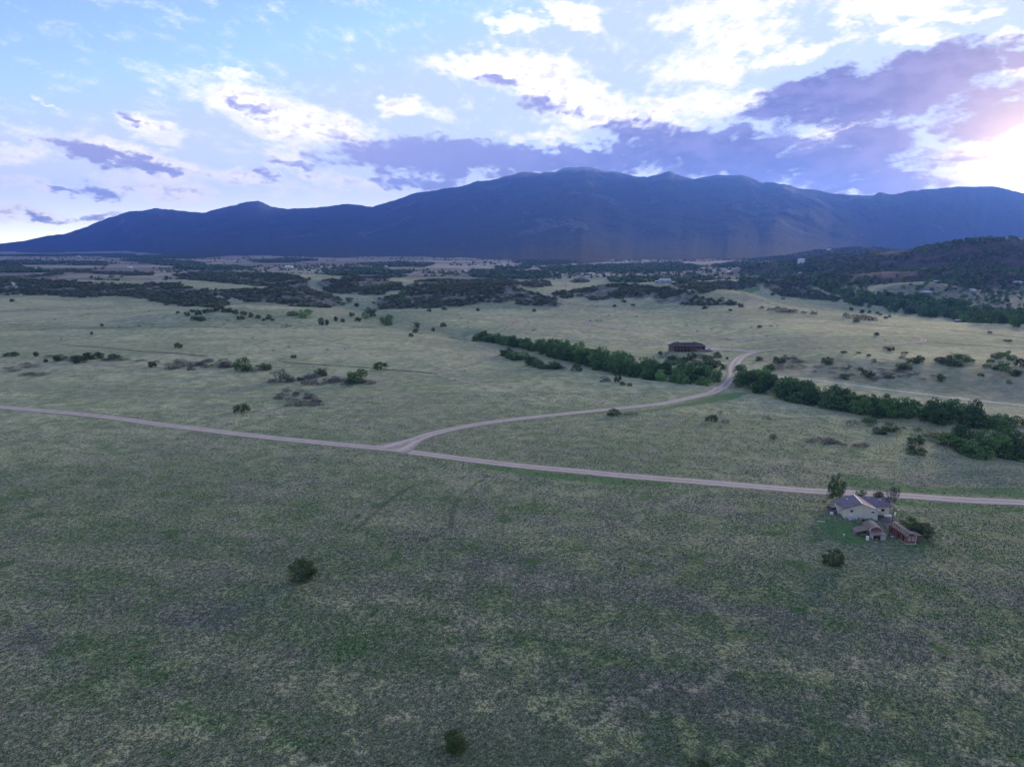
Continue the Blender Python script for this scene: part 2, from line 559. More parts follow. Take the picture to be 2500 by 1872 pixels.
def grass_color(gg, pos, cover=None):
    px_, py_, pz_ = gg.sep(pos)
    big = gg.noise(pos, 1 / 150, 3, 0.55)
    mid = gg.noise(pos, 1 / 34, 4, 0.6, 0.6)
    sml = gg.noise(pos, 1 / 7.0, 4, 0.6)
    tuft = gg.noise(pos, 1 / 1.3, 3, 0.65)
    fine = gg.noise(pos, 1 / 0.42, 2, 0.6)
    far = gg.step(py_, 175, 470)
    straw_, mauve_, herb_ = gg.sep(gg.n('ShaderNodeAttribute', attribute_name='turf').outputs['Color'])
    # living grass, cured grass, bare grey-mauve soil
    green = gg.mix(sml, (0.114, 0.150, 0.068), (0.180, 0.224, 0.110))
    cured = gg.mix(tuft, (0.205, 0.208, 0.108), (0.360, 0.350, 0.195))
    soil = gg.mix(tuft, (0.140, 0.122, 0.105), (0.245, 0.212, 0.180))
    patch = gg.m('ADD', gg.m('ADD', gg.m('MULTIPLY', mid, 0.55), gg.m('MULTIPLY', big, 0.35)), gg.m('MULTIPLY', sml, 0.35))
    patch = gg.m('ADD', patch, gg.m('MULTIPLY', far, 0.055))
    f1 = gg.step(patch, 0.56, 0.90)
    col = gg.mix(gg.m('MULTIPLY', f1, 0.75), green, cured)
    sp = gg.noise(gg.v('ADD', pos, (311.0, 57.0, 0)), 1 / 14, 5, 0.65, 0.8)
    f2 = gg.step(gg.m('ADD', sp, gg.m('MULTIPLY', sml, 0.35)), 0.70, 0.80)
    col = gg.mix(gg.m('MULTIPLY', f2, 0.48), col, soil)
    # broad stands of straw, thin mauve soil and fresh herbs, laid out with the tussocks
    col = gg.mix(gg.m('MULTIPLY', straw_, 0.42), col, gg.mix(tuft, (0.215, 0.205, 0.120), (0.390, 0.365, 0.225)))
    col = gg.mix(gg.m('MULTIPLY', mauve_, 0.42), col, gg.mix(tuft, (0.145, 0.122, 0.115), (0.255, 0.215, 0.200)))
    col = gg.mix(gg.m('MULTIPLY', herb_, 0.5), col, gg.mix(tuft, (0.055, 0.120, 0.032), (0.110, 0.205, 0.060)))
    # tussocks: pale seed heads against dark gaps
    f3 = gg.step(gg.m('ADD', gg.m('MULTIPLY', tuft, 0.5), gg.m('MULTIPLY', fine, 0.5)), 0.42, 0.62)
    col = gg.mix(0.75, col, gg.mix(f3, gg.v('SCALE', col, 0.28), gg.v('SCALE', col, 1.75)))
    # bright young herbs here and there
    hb = gg.noise(gg.v('ADD', pos, (91.0, -237.0, 0)), 1 / 17, 4, 0.62)
    col = gg.mix(gg.m('MULTIPLY', gg.step(hb, 0.63, 0.73), gg.step(py_, 500, 300)), col, gg.mix(tuft, (0.045, 0.10, 0.030), (0.075, 0.145, 0.045)))
    # slopes beyond the road: cured grass, with grazing-light brightening put into the colour
    pale = gg.mix(gg.step(gg.m('ADD', gg.m('MULTIPLY', mid, 0.6), gg.m('MULTIPLY', sml, 0.4)), 0.36, 0.64), (0.305, 0.335, 0.168), (0.545, 0.515, 0.290))
    pale = gg.mix(gg.m('MULTIPLY', gg.step(big, 0.55, 0.72), 0.35), pale, (0.37, 0.31, 0.22))
    fleck = gg.step(gg.m('ADD', gg.m('MULTIPLY', tuft, 0.55), gg.m('MULTIPLY', sml, 0.45)), 0.36, 0.62)
    sweep = gg.noise(gg.mapping(pos, rot=(0, 0, R(24)), scale=(1 / 330, 1 / 150, 1)), 1.0, 4, 0.55, 0.6)
    pale = gg.mix(gg.m('MULTIPLY', gg.step(sweep, 0.56, 0.40), 0.6), pale, gg.mix(sml, (0.200, 0.235, 0.115), (0.290, 0.315, 0.170)))
    pale = gg.mix(gg.m('MULTIPLY', gg.step(sweep, 0.54, 0.68), 0.5), pale, (0.50, 0.455, 0.270))
    pale = gg.mix(0.42, pale, gg.mix(fleck, gg.v('SCALE', pale, 0.42), gg.v('SCALE', pale, 1.45)))
    pale = gg.mix(gg.m('MULTIPLY', f2, 0.4), pale, gg.mix(tuft, (0.22, 0.195, 0.165), (0.40, 0.35, 0.29)))
    str_ = gg.noise(gg.mapping(pos, rot=(0, 0, R(-14)), scale=(1 / 60, 1 / 11, 1)), 1.0, 4, 0.6)
    pale = gg.mix(gg.m('MULTIPLY', gg.step(str_, 0.54, 0.70), 0.25), pale, (0.17, 0.235, 0.13))
    col = gg.mix(gg.m('MULTIPLY', far, 0.78), col, pale)
    return col, tuft, fine, sml, mid


def ground_mat(gg, bs, out):
    pos = gg.n('ShaderNodeNewGeometry').outputs['Position']
    at_ = gg.n('ShaderNodeAttribute', attribute_name='cover')
    scrub, lush, red = gg.sep(at_.outputs['Color'])
    yd = gg.n('ShaderNodeAttribute', attribute_name='farm').outputs['Fac']
    col, tuft, fine, sml, mid = grass_color(gg, pos)
    # farmland of the valley floor, in long strips
    st = gg.noise(gg.mapping(pos, rot=(0, 0, R(12)), scale=(1 / 900, 1 / 330, 1)), 1.0, 4, 0.55)
    farm = gg.mix(gg.step(st, 0.42, 0.60), (0.200, 0.175, 0.125), (0.420, 0.350, 0.250))
    farm = gg.mix(gg.m('MULTIPLY', gg.step(gg.noise(pos, 1 / 110, 4, 0.6), 0.5, 0.64), 0.5), farm, (0.085, 0.088, 0.070))
    col = gg.mix(yd, col, farm)
    bush = gg.mix(gg.step(gg.noise(pos, 1 / 11, 4, 0.65), 0.4, 0.62), (0.085, 0.085, 0.060), (0.260, 0.225, 0.185))
    col = gg.mix(gg.m('MULTIPLY', scrub, 0.9), col, bush)
    col = gg.mix(gg.m('MULTIPLY', gg.step(gg.m('ADD', lush, gg.m('MULTIPLY', gg.m('SUBTRACT', sml, 0.5), 1.3)), 0.25, 1.0), 0.85), col, gg.mix(tuft, (0.055, 0.130, 0.035), (0.125, 0.240, 0.075)))
    rd = gg.mix(gg.step(gg.noise(pos, 1 / 60, 5, 0.65), 0.40, 0.66), (0.048, 0.040, 0.036), (0.105, 0.082, 0.070))
    col = gg.mix(red, col, rd)
    gg.put(bs.inputs['Base Color'], col)
    bs.inputs['Roughness'].default_value = 0.95
    bs.inputs['Specular IOR Level'].default_value = 0.12
    bp = gg.n('ShaderNodeBump')
    bp.inputs['Strength'].default_value = 0.7
    bp.inputs['Distance'].default_value = 0.5
    gg.put(bp.inputs['Height'], gg.m('ADD', gg.m('MULTIPLY', tuft, 0.7), gg.m('MULTIPLY', sml, 1.2)))
    gg.put(bs.inputs['Normal'], bp.outputs[0])


def turf(x, y):
    """how much straw, bare mauve soil and fresh herb grows at a point of the open grassland"""
    a = R(-17)
    u, v = x * math.cos(a) + y * math.sin(a), -x * math.sin(a) + y * math.cos(a)
    st = fbm(u / 95 + 3.7, v / 17 + 1.2, 5, 0.55)
    ma = fbm(u / 42 + 40.1, v / 15 + 9.4, 5, 0.6)
    he = fbm(x / 19 + 71.0, y / 15 + 20.0, 5, 0.6)
    straw = sstep(st, 0.50, 0.68)
    mauve = sstep(ma, 0.55, 0.72) * (1 - 0.6 * straw)
    herb = sstep(he, 0.63, 0.75) * (1 - mauve)
    return straw, mauve, herb


# scrub outlines along the hills, drawn on the ground
SCRUB_PX = [
    [(-60, 682), (0, 682), (145, 686), (235, 690), (330, 695), (400, 690), (450, 693), (440, 700), (500, 712), (560, 735), (545, 752), (450, 748), (400, 740), (350, 731), (315, 724), (270, 722), (200, 728), (110, 720), (0, 722), (-60, 724)],
    [(421, 671), (520, 664), (685, 668), (758, 682), (752, 701), (640, 700), (560, 692), (440, 682)],
    [(450, 702), (520, 710), (640, 706), (752, 701), (777, 714), (822, 723), (847, 741), (790, 752), (727, 749), (663, 739), (600, 736), (540, 722), (470, 722)],
    [(771, 695), (790, 685), (834, 679), (885, 677), (942, 676), (954, 689), (992, 695), (986, 709), (942, 711), (942, 720), (872, 719), (828, 717), (790, 711)],
    [(910, 738), (929, 730), (980, 714), (992, 701), (1021, 687), (1075, 682), (1138, 684), (1233, 683), (1265, 687), (1271, 694), (1252, 704), (1303, 715), (1334, 724), (1382, 746), (1322, 749), (1284, 747), (1242, 737), (1204, 737), (1125, 746), (1060, 752), (1000, 756), (925, 755)],
    [(1274, 690), (1300, 684), (1340, 686), (1344, 698), (1300, 702), (1276, 700)],
    [(1391, 686), (1412, 682), (1435, 685), (1432, 690), (1400, 691)],
    [(1344, 717), (1391, 709), (1416, 709), (1464, 697), (1527, 694), (1568, 695), (1638, 702), (1701, 719), (1733, 730), (1796, 738), (1790, 746), (1730, 747), (1682, 744), (1606, 739), (1575, 728), (1511, 727), (1448, 735), (1416, 727), (1369, 730)],
    [(1638, 697), (1660, 688), (1773, 687), (1844, 690), (1846, 700), (1813, 707), (1752, 710), (1714, 718), (1680, 708)],
    [(1868, 690), (1895, 687), (1946, 691), (1997, 711), (2050, 731), (2047, 738), (2007, 732), (1956, 730), (1905, 722), (1885, 714), (1870, 702)],
    [(180, 667), (230, 663), (300, 664), (370, 666), (372, 672), (320, 673)],
    [(0, 676), (60, 673), (145, 668), (160, 671), (60, 677), (0, 679)],
]
FARTREE_PX = [
    [(-60, 639), (0, 639), (53, 637), (133, 639), (256, 641), (266, 650), (190, 648), (57, 646), (42, 656), (11, 652), (-60, 652)],
    [(-60, 660), (0, 660), (57, 655), (114, 660), (237, 662), (171, 665), (0, 666), (-60, 667)],
    [(294, 635), (361, 634), (470, 640), (520, 650), (480, 656), (420, 650), (342, 643)],
    [(0, 623), (120, 622), (330, 620), (330, 624), (120, 626), (0, 626)], [(40, 616), (200, 612), (260, 613), (120, 618)],
    [(250, 629), (420, 622), (560, 624), (500, 630), (380, 632)],
    [(600, 636), (700, 632), (780, 634), (720, 641), (640, 642)],
    [(783, 660), (830, 655), (920, 655), (950, 660), (930, 672), (860, 676), (800, 672)],
    [(878, 672), (942, 662), (1000, 666), (985, 678), (940, 678)],
    [(880, 645), (980, 640), (1060, 645), (1040, 652), (920, 652)],
    [(1150, 662), (1200, 662), (1250, 663), (1330, 665), (1365, 677), (1330, 681), (1240, 682), (1150, 676)],
    [(1315, 655), (1360, 652), (1450, 649), (1545, 646), (1600, 645), (1600, 668), (1500, 666), (1400, 665), (1330, 662)],
    [(1205, 652), (1300, 650), (1290, 657), (1215, 659)], [(1250, 640), (1320, 632), (1420, 638), (1380, 646), (1290, 648)],
    [(1500, 668), (1600, 664), (1690, 662), (1715, 652), (1640, 641), (1540, 648)], [(1480, 682), (1580, 678), (1600, 676), (1700, 676), (1760, 680), (1750, 684), (1640, 688), (1560, 690), (1490, 688)],
    [(1730, 650), (1800, 640), (1850, 644), (1830, 650), (1760, 654)], [(420, 655), (560, 650), (620, 656), (520, 662)],
]
LUSH_PX = [[(1150, 1127), (1300, 1147), (1500, 1166), (1620, 1176), (1640, 1190), (1500, 1184), (1300, 1163), (1170, 1142)],
           [(2040, 1150), (2080, 1192), (2500, 1215), (2500, 1190), (2250, 1190)], [(2190, 1222), (2400, 1233), (2500, 1240), (2500, 1250), (2300, 1242), (2180, 1232)],
           [(1990, 1270), (2060, 1270), (2110, 1290), (2130, 1330), (2060, 1330), (2010, 1300)],
           [(1745, 962), (1700, 978), (1580, 1000), (1480, 1013), (1500, 1017), (1700, 990), (1800, 974), (1840, 956)],
           [(1800, 712), (1855, 695), (1852, 708), (1820, 722)]]
SCRUB = [wpoly(p) for p in SCRUB_PX]
FARTREE = [wpoly(p) for p in FARTREE_PX]
LUSH = [wpoly(p) for p in LUSH_PX]

WX = GX + (fbm(GX / 22, GY / 22, 3) - .5) * 26 * sstep(RRg, 300, 1200)
WY = GY + (fbm(GX / 22 + 40, GY / 22, 3) - .5) * 26 * sstep(RRg, 300, 1200)


def cover_of(polys):
    c_ = np.zeros(GX.shape)
    for p in polys:
        p = np.array(p)
        sel = (GX > p[:, 0].min() - 60) & (GX < p[:, 0].max() + 60) & (GY > p[:, 1].min() - 60) & (GY < p[:, 1].max() + 60)
        c_[sel] = np.maximum(c_[sel], in_poly(WX[sel], WY[sel], p))
    return c_


def blur(a):
    b = a.copy()
    b[1:-1, 1:-1] = (4 * a[1:-1, 1:-1] + a[:-2, 1:-1] + a[2:, 1:-1] + a[1:-1, :-2] + a[1:-1, 2:]) / 8
    return b


cov = np.zeros((*GX.shape, 4))
SLOPE = wpoly([(1850, 872), (2100, 878), (2300, 884), (2560, 892), (2560, 990), (2360, 970), (2225, 953), (2089, 936), (1987, 922), (1860, 912)])
VALE = wpoly([(2110, 722), (2170, 700), (2260, 692), (2400, 694), (2560, 698), (2560, 780), (2380, 747), (2270, 730)])
cov[..., 0] = np.maximum.reduce([blur(cover_of(SCRUB + FARTREE)), 0.42 * blur(blur(cover_of([SLOPE]))), 0.62 * blur(blur(cover_of([VALE])))])
cov[..., 1] = cover_of(LUSH)
for _ in range(3):
    cov[..., 1] = blur(cov[..., 1])
RIGHT = (GX > 0.31 * GY) & (RRg > 1450) & (RRg < 5200)      # the dark hills right of the town
cov[..., 2] = sstep(GZ + 8 * (fbm(GX / 60, GY / 60, 3) - .5), 3, 14) * RIGHT
KNOLL = spot(2235, 700, 1500)[:2]
cov[..., 2] *= sstep(np.hypot(GX - KNOLL[0], GY - KNOLL[1]), 60, 110)
cov[..., 3] = 1
farm = sstep(RRg + 500 * (fbm(GX / 500, GY / 500, 3) - .5), 1700, 2300)

ii, jj = np.meshgrid(np.arange(NRr - 1), np.arange(NAa - 1), indexing='ij')
a0 = ii * NAa + jj
quads = np.stack([a0, a0 + NAa, a0 + NAa + 1, a0 + 1], -1).reshape(-1, 4)[:, ::-1]
# disc under the camera closes the sheet
me = np_mesh('ground', np.stack([GX, GY, GZ], -1).reshape(-1, 3), quads)
ca = me.attributes.new('cover', 'FLOAT_COLOR', 'POINT')
ca.data.foreach_set('color', cov.reshape(-1).astype(np.float32))
fa = me.attributes.new('farm', 'FLOAT', 'POINT')
fa.data.foreach_set('value', farm.reshape(-1).astype(np.float32))
tf_ = np.zeros((*GX.shape, 4))
tf_[..., 0], tf_[..., 1], tf_[..., 2] = turf(GX, GY)
ta = me.attributes.new('turf', 'FLOAT_COLOR', 'POINT')
ta.data.foreach_set('color', tf_.reshape(-1).astype(np.float32))
me.materials.append(mat('ground', ground_mat))
tag(link(bpy.data.objects.new('ground', me)), 'rolling dry grassland reaching from below the camera to the mountains', kind='structure')

# ------------------------------------------------------------------ mountain range
RIDGE = np.array([(-900, 640), (-500, 615), (-200, 603), (0, 595), (60, 588), (113, 576), (158, 571), (215, 552), (260, 533), (317, 516), (390, 508), (452, 516), (498, 519), (540, 508), (565, 502), (600, 494), (630, 490), (665, 505), (700, 511), (760, 508),
                  (850, 497), (910, 505), (960, 490), (1020, 470), (1130, 455), (1165, 441), (1200, 439), (1243, 428), (1273, 419), (1320, 422), (1357, 418), (1385, 408), (1410, 407), (1448, 408), (1475, 418), (1499, 419), (1530, 425), (1563, 433), (1605, 428),
                  (1634, 419), (1660, 427), (1690, 437), (1720, 432), (1747, 427), (1815, 428), (1840, 436), (1860, 445), (1885, 444), (1956, 460), (1990, 463), (2030, 471), (2086, 476), (2130, 477), (2145, 468), (2174, 476), (2230, 466), (2340, 455), (2436, 456), (2500, 472), (2580, 486), (2700, 500), (2900, 530), (3400, 570), (3900, 620)], dtype=float)
BASE = np.array([(-900, 606), (0, 606), (150, 606), (230, 607), (300, 612), (380, 619), (500, 628), (650, 623), (800, 629), (1000, 624), (1150, 629), (1280, 637), (1420, 643), (1500, 637), (1600, 634), (1800, 633), (1900, 636), (2100, 620), (2500, 610), (3900, 610)], dtype=float)
cols = np.linspace(-420, 2980, 640)
NS = 260
sv = np.linspace(0, 1.12, NS)
MX = np.zeros((NS, len(cols)))
MY, MZ = MX.copy(), MX.copy()
MS = MX.copy()
ry = np.interp(cols, RIDGE[:, 0], RIDGE[:, 1])
jag = (fbm(cols / 14.0, cols * 0, 4) - .5) * 5.0 * sstep(608 - ry, 5, 60)
ry = ry + jag
by = np.interp(cols, BASE[:, 0], BASE[:, 1]) + (fbm(cols / 60.0, cols * 0 + 7, 4) - .5) * 7
for j, px in enumerate(cols):
    yb = max(by[j], 604.0)
    db = min(CAM_H / ((yb - 598) / FPX), 11500)
    dr = 14500 + 1200 * math.sin(px / 420.0)
    d = px_dir(px, ry[j])
    zr = max(CAM_H + d[2] / d[1] * dr, 30.0)
    ux = d[0] / d[1]
    dist = db + (dr - db) * sv
    s = np.clip(sv, 0, 1)
    MX[:, j] = ux * dist
    MY[:, j] = dist
    shp = 0.30 * s ** 1.15 + 0.70 * s ** 2.6
    MZ[:, j] = zr * shp * np.where(sv > 1, 1 - (sv - 1) * 5, 1.0)
    MS[:, j] = s
# spurs and gulches running down the face
wx = MX + (fbm(MX / 900, MY / 900, 3) - .5) * 900
spur = 1 - np.abs(2 * fbm(wx / 1250.0, MY / 3800.0, 4) - 1) * 2
spur2 = 1 - np.abs(2 * fbm(wx / 420.0 + 30, MY / 1300.0, 4) - 1) * 2
env = np.sin(np.pi * np.clip(MS, 0, 1)) * (0.35 + 0.65 * MS)
MZ = MZ * (1 + env * (0.30 * spur + 0.16 * spur2)) - 6 * (MS < 0.01)
ang_r = (MZ[np.argmin(np.abs(sv - 1)), :] - CAM_H) / MY[np.argmin(np.abs(sv - 1)), :]
MZ = np.minimum(MZ, CAM_H + (ang_r[None, :] - 0.0006 * (1 - MS)) * MY)
ii, jj = np.meshgrid(np.arange(NS - 1), np.arange(len(cols) - 1), indexing='ij')
a0 = ii * len(cols) + jj
mq = np.stack([a0, a0 + 1, a0 + len(cols) + 1, a0 + len(cols)], -1).reshape(-1, 4)


def mountain_mat(gg, bs, out):
    pos = gg.n('ShaderNodeNewGeometry').outputs['Position']
    z = gg.sep(pos)[2]
    n1 = gg.noise(pos, 1 / 45, 4, 0.7)
    n2 = gg.noise(pos, 1 / 380, 5, 0.62)
    n3 = gg.noise(gg.mapping(pos, scale=(1, 0.5, 0.6)), 1 / 700, 5, 0.65, 0.8)
    col = gg.mix(gg.step(n1, 0.38, 0.66), (0.007, 0.012, 0.009), (0.048, 0.058, 0.038))
    col = gg.mix(gg.m('MULTIPLY', gg.step(n2, 0.52, 0.66), 0.55), col, (0.042, 0.050, 0.036))
    rock = gg.m('MULTIPLY', gg.step(n3, 0.60, 0.68), gg.step(n1, 0.42, 0.6))
    col = gg.mix(gg.m('MULTIPLY', rock, gg.step(z, 90, 300)), col, (0.17, 0.15, 0.14))
    tund = gg.step(gg.m('ADD', z, gg.m('MULTIPLY', n2, 260.0)), 1420, 1640)
    col = gg.mix(tund, col, (0.36, 0.28, 0.23))
    gg.put(bs.inputs['Base Color'], col)
    bp = gg.n('ShaderNodeBump')
    bp.inputs['Strength'].default_value = 1.0
    bp.inputs['Distance'].default_value = 26.0
    gg.put(bp.inputs['Height'], gg.m('ADD', n1, gg.m('MULTIPLY', n2, 1.5)))
    gg.put(bs.inputs['Normal'], bp.outputs[0])


me = np_mesh('mountain_range', np.stack([MX, MY, MZ], -1).reshape(-1, 3), mq)
me.materials.append(mat('mountain', mountain_mat))
tag(link(bpy.data.objects.new('mountain_range', me)), 'long dark forested mountain ridge across the horizon', kind='structure')

# ------------------------------------------------------------------ roads and tracks, draped on the ground
def catmull(pts, step_m):
    pts = np.array(pts, dtype=float)
    P_ = np.vstack([2 * pts[0] - pts[1], pts, 2 * pts[-1] - pts[-2]])
    out = []
    for i in range(1, len(P_) - 2):
        p0, p1, p2, p3 = P_[i - 1:i + 3]
        n = max(2, int(np.hypot(*(p2 - p1)[:2]) / step_m))
        for k in range(n):
            t = k / n
            out.append(0.5 * (2 * p1 + (p2 - p0) * t + (2 * p0 - 5 * p1 + 4 * p2 - p3) * t * t + (3 * p1 - p0 - 3 * p2 + p3) * t ** 3))
    out.append(pts[-1])
    return np.array(out)


def road_mat(name, c0, c1, ragged, alpha=1.0, ruts=0.0, green=None, soft=0.74):
    def b(gg, bs, out):
        pos = gg.n('ShaderNodeNewGeometry').outputs['Position']
        ac = gg.n('ShaderNodeAttribute', attribute_name='across').outputs['Fac']
        n1 = gg.noise(pos, 1 / 5.0, 4, 0.6)
        n2 = gg.noise(pos, 1 / 0.6, 3, 0.6)
        n3 = gg.noise(pos, 1 / 40.0, 3, 0.6)
        f = gg.step(gg.m('ADD', gg.m('MULTIPLY', n1, 0.6), gg.m('MULTIPLY', n2, 0.4)), 0.35, 0.65)
        col = gg.mix(f, c0, c1)
        if ruts:
            w = gg.m('ABSOLUTE', gg.m('SUBTRACT', gg.m('ABSOLUTE', ac), 0.38))
            r_ = gg.m('MULTIPLY', gg.step(w, 0.05, 0.22, 1.0, 0.0), ruts)
            col = gg.mix(r_, col, tuple(q * 1.22 for q in c1))
        gg.put(bs.inputs['Base Color'], col)
        bp = gg.n('ShaderNodeBump')
        bp.inputs['Strength'].default_value = 0.4
        bp.inputs['Distance'].default_value = 0.15
        gg.put(bp.inputs['Height'], gg.m('ADD', n1, n2))
        gg.put(bs.inputs['Normal'], bp.outputs[0])
        # the verge eats into the edge in tufts
        e = gg.m('ADD', gg.m('ABSOLUTE', ac), gg.m('MULTIPLY', gg.m('SUBTRACT', gg.m('ADD', gg.m('MULTIPLY', n1, 0.6), gg.m('MULTIPLY', n2, 0.4)), 0.5), ragged))
        vis = gg.step(e, soft, 0.92, 1.0, 0.0)
        if alpha < 1 or green:
            if green:
                vis = gg.m('MULTIPLY', vis, gg.step(gg.m('ABSOLUTE', ac), 0.12, 0.34, green, 1.0))
            vis = gg.m('MULTIPLY', vis, gg.step(gg.m('ADD', gg.m('MULTIPLY', n3, 0.65), gg.m('MULTIPLY', n1, 0.35)), 0.30, 0.62, alpha * 0.25, alpha))
        tr = gg.n('ShaderNodeBsdfTransparent')
        ms = gg.n('ShaderNodeMixShader')
        gg.put(ms.inputs[0], vis)
        gg.put(ms.inputs[1], tr.outputs[0])
        gg.put(ms.inputs[2], bs.outputs[0])
        gg.put(out.inputs[0], ms.outputs[0])
    return mat(name, b)


def strip(name, pxs, width, material, label, lift=0.06, widths=None, world_pts=None):
    pts = world_pts or [at(*p)[:2] for p in pxs]
    if widths is not None:
        pts = [(*p, w) for p, w in zip(pts, widths)]
    r0 = np.mean([math.hypot(p[0], p[1]) for p in pts])
    c_ = catmull(pts, 3.0 if r0 < 700 else 7.0)
    xy = c_[:, :2]
    w = c_[:, 2] if widths is not None else np.full(len(c_), width)
    t = np.gradient(xy, axis=0)
    t /= np.linalg.norm(t, axis=1)[:, None] + 1e-9
    nrm = np.stack([-t[:, 1], t[:, 0]], 1)
    acr = np.array([-1.0, -0.75, -0.4, 0.0, 0.4, 0.75, 1.0])
    V, A_ = [], []
    for k in acr:
        q = xy + nrm * (w * 0.5 * k)[:, None]
        r_ = np.hypot(q[:, 0], q[:, 1])
        z = ground_z(q[:, 0], q[:, 1]) + lift + np.maximum(r_ - 350, 0) * 0.00022 + 0.03 * (1 - k * k)
        V.append(np.column_stack([q, z]))
        A_.append(np.full(len(q), k))
    n = len(xy)
    V = np.concatenate(V)
    A_ = np.concatenate(A_)
    F = []
    for a in range(len(acr) - 1):
        i = np.arange(n - 1)
        F.append(np.stack([a * n + i, a * n + i + 1, (a + 1) * n + i + 1, (a + 1) * n + i], 1)[:, ::-1])
    me = np_mesh(name, V, np.concatenate(F))
    at_ = me.attributes.new('across', 'FLOAT', 'POINT')
    at_.data.foreach_set('value', A_.astype(np.float32))
    me.materials.append(material)
    o = link(bpy.data.objects.new(name, me))
    tag(o, label, kind='structure')
    return o


gravel = road_mat('gravel_road', (0.355, 0.280, 0.225), (0.490, 0.400, 0.330), 1.0, ruts=0.95)
pale_dirt = road_mat('pale_dirt', (0.47, 0.415, 0.33), (0.61, 0.55, 0.45), 0.8)
faint = road_mat('faint_track', (0.42, 0.315, 0.250), (0.60, 0.455, 0.365), 0.9, 1.0, green=0.6)
oldcut = road_mat('old_cut', (0.110, 0.130, 0.085), (0.185, 0.195, 0.135), 1.4, 0.8)
tyremark = road_mat('tyre_mark', (0.085, 0.105, 0.070), (0.150, 0.160, 0.115), 1.6, 0.5)
pale_grass = road_mat('pale_grass', (0.26, 0.255, 0.155), (0.42, 0.40, 0.25), 1.8, 0.55, soft=0.0)
yard = road_mat('bare_yard', (0.130, 0.112, 0.108), (0.225, 0.195, 0.185), 1.4, 0.85)

strip('main_road', [(-260, 976), (0, 994), (226, 1014), (407, 1038), (588, 1060), (768, 1079), (949, 1096), (1008, 1104), (1144, 1122), (1280, 1138), (1442, 1153), (1500, 1159), (1720, 1177), (1950, 1196), (2077, 1203), (2222, 1211), (2350, 1220), (2500, 1227), (2800, 1248)],
      8.8, gravel, 'wide pinkish gravel road running across the grassland', 0.07)
bp_ = [(950, 1097), (976, 1089), (1008, 1076), (1049, 1061), (1117, 1045), (1198, 1031), (1307, 1018), (1442, 1004), (1600, 988), (1654, 978), (1709, 966), (1745, 956), (1768, 943), (1783, 927), (1791, 914), (1790, 901), (1795, 887), (1808, 873), (1832, 863), (1858, 857), (1900, 853)]
strip('branch_road', bp_, 8, gravel, 'gravel side road curving from the junction up to the brown lodge', 0.12,
      widths=[26, 22, 12, 9.5, 8.6, 8.4, 8.2, 8.2, 8.4, 8.6, 9, 9.5, 10, 10.5, 11, 11, 11.5, 11, 10, 8, 5])
strip('driveway', [(1845, 859), (1815, 857), (1780, 855), (1745, 852), (1725, 853)], 9, gravel, 'lilac gravel driveway in front of the brown lodge', 0.16)
strip('ranch_track', [(1845, 917), (1872, 918), (1987, 928), (2089, 942), (2225, 959), (2360, 976), (2500, 991), (2650, 1010)], 6.0, pale_dirt, 'pale narrow ranch track right of the curving side road', 0.12)

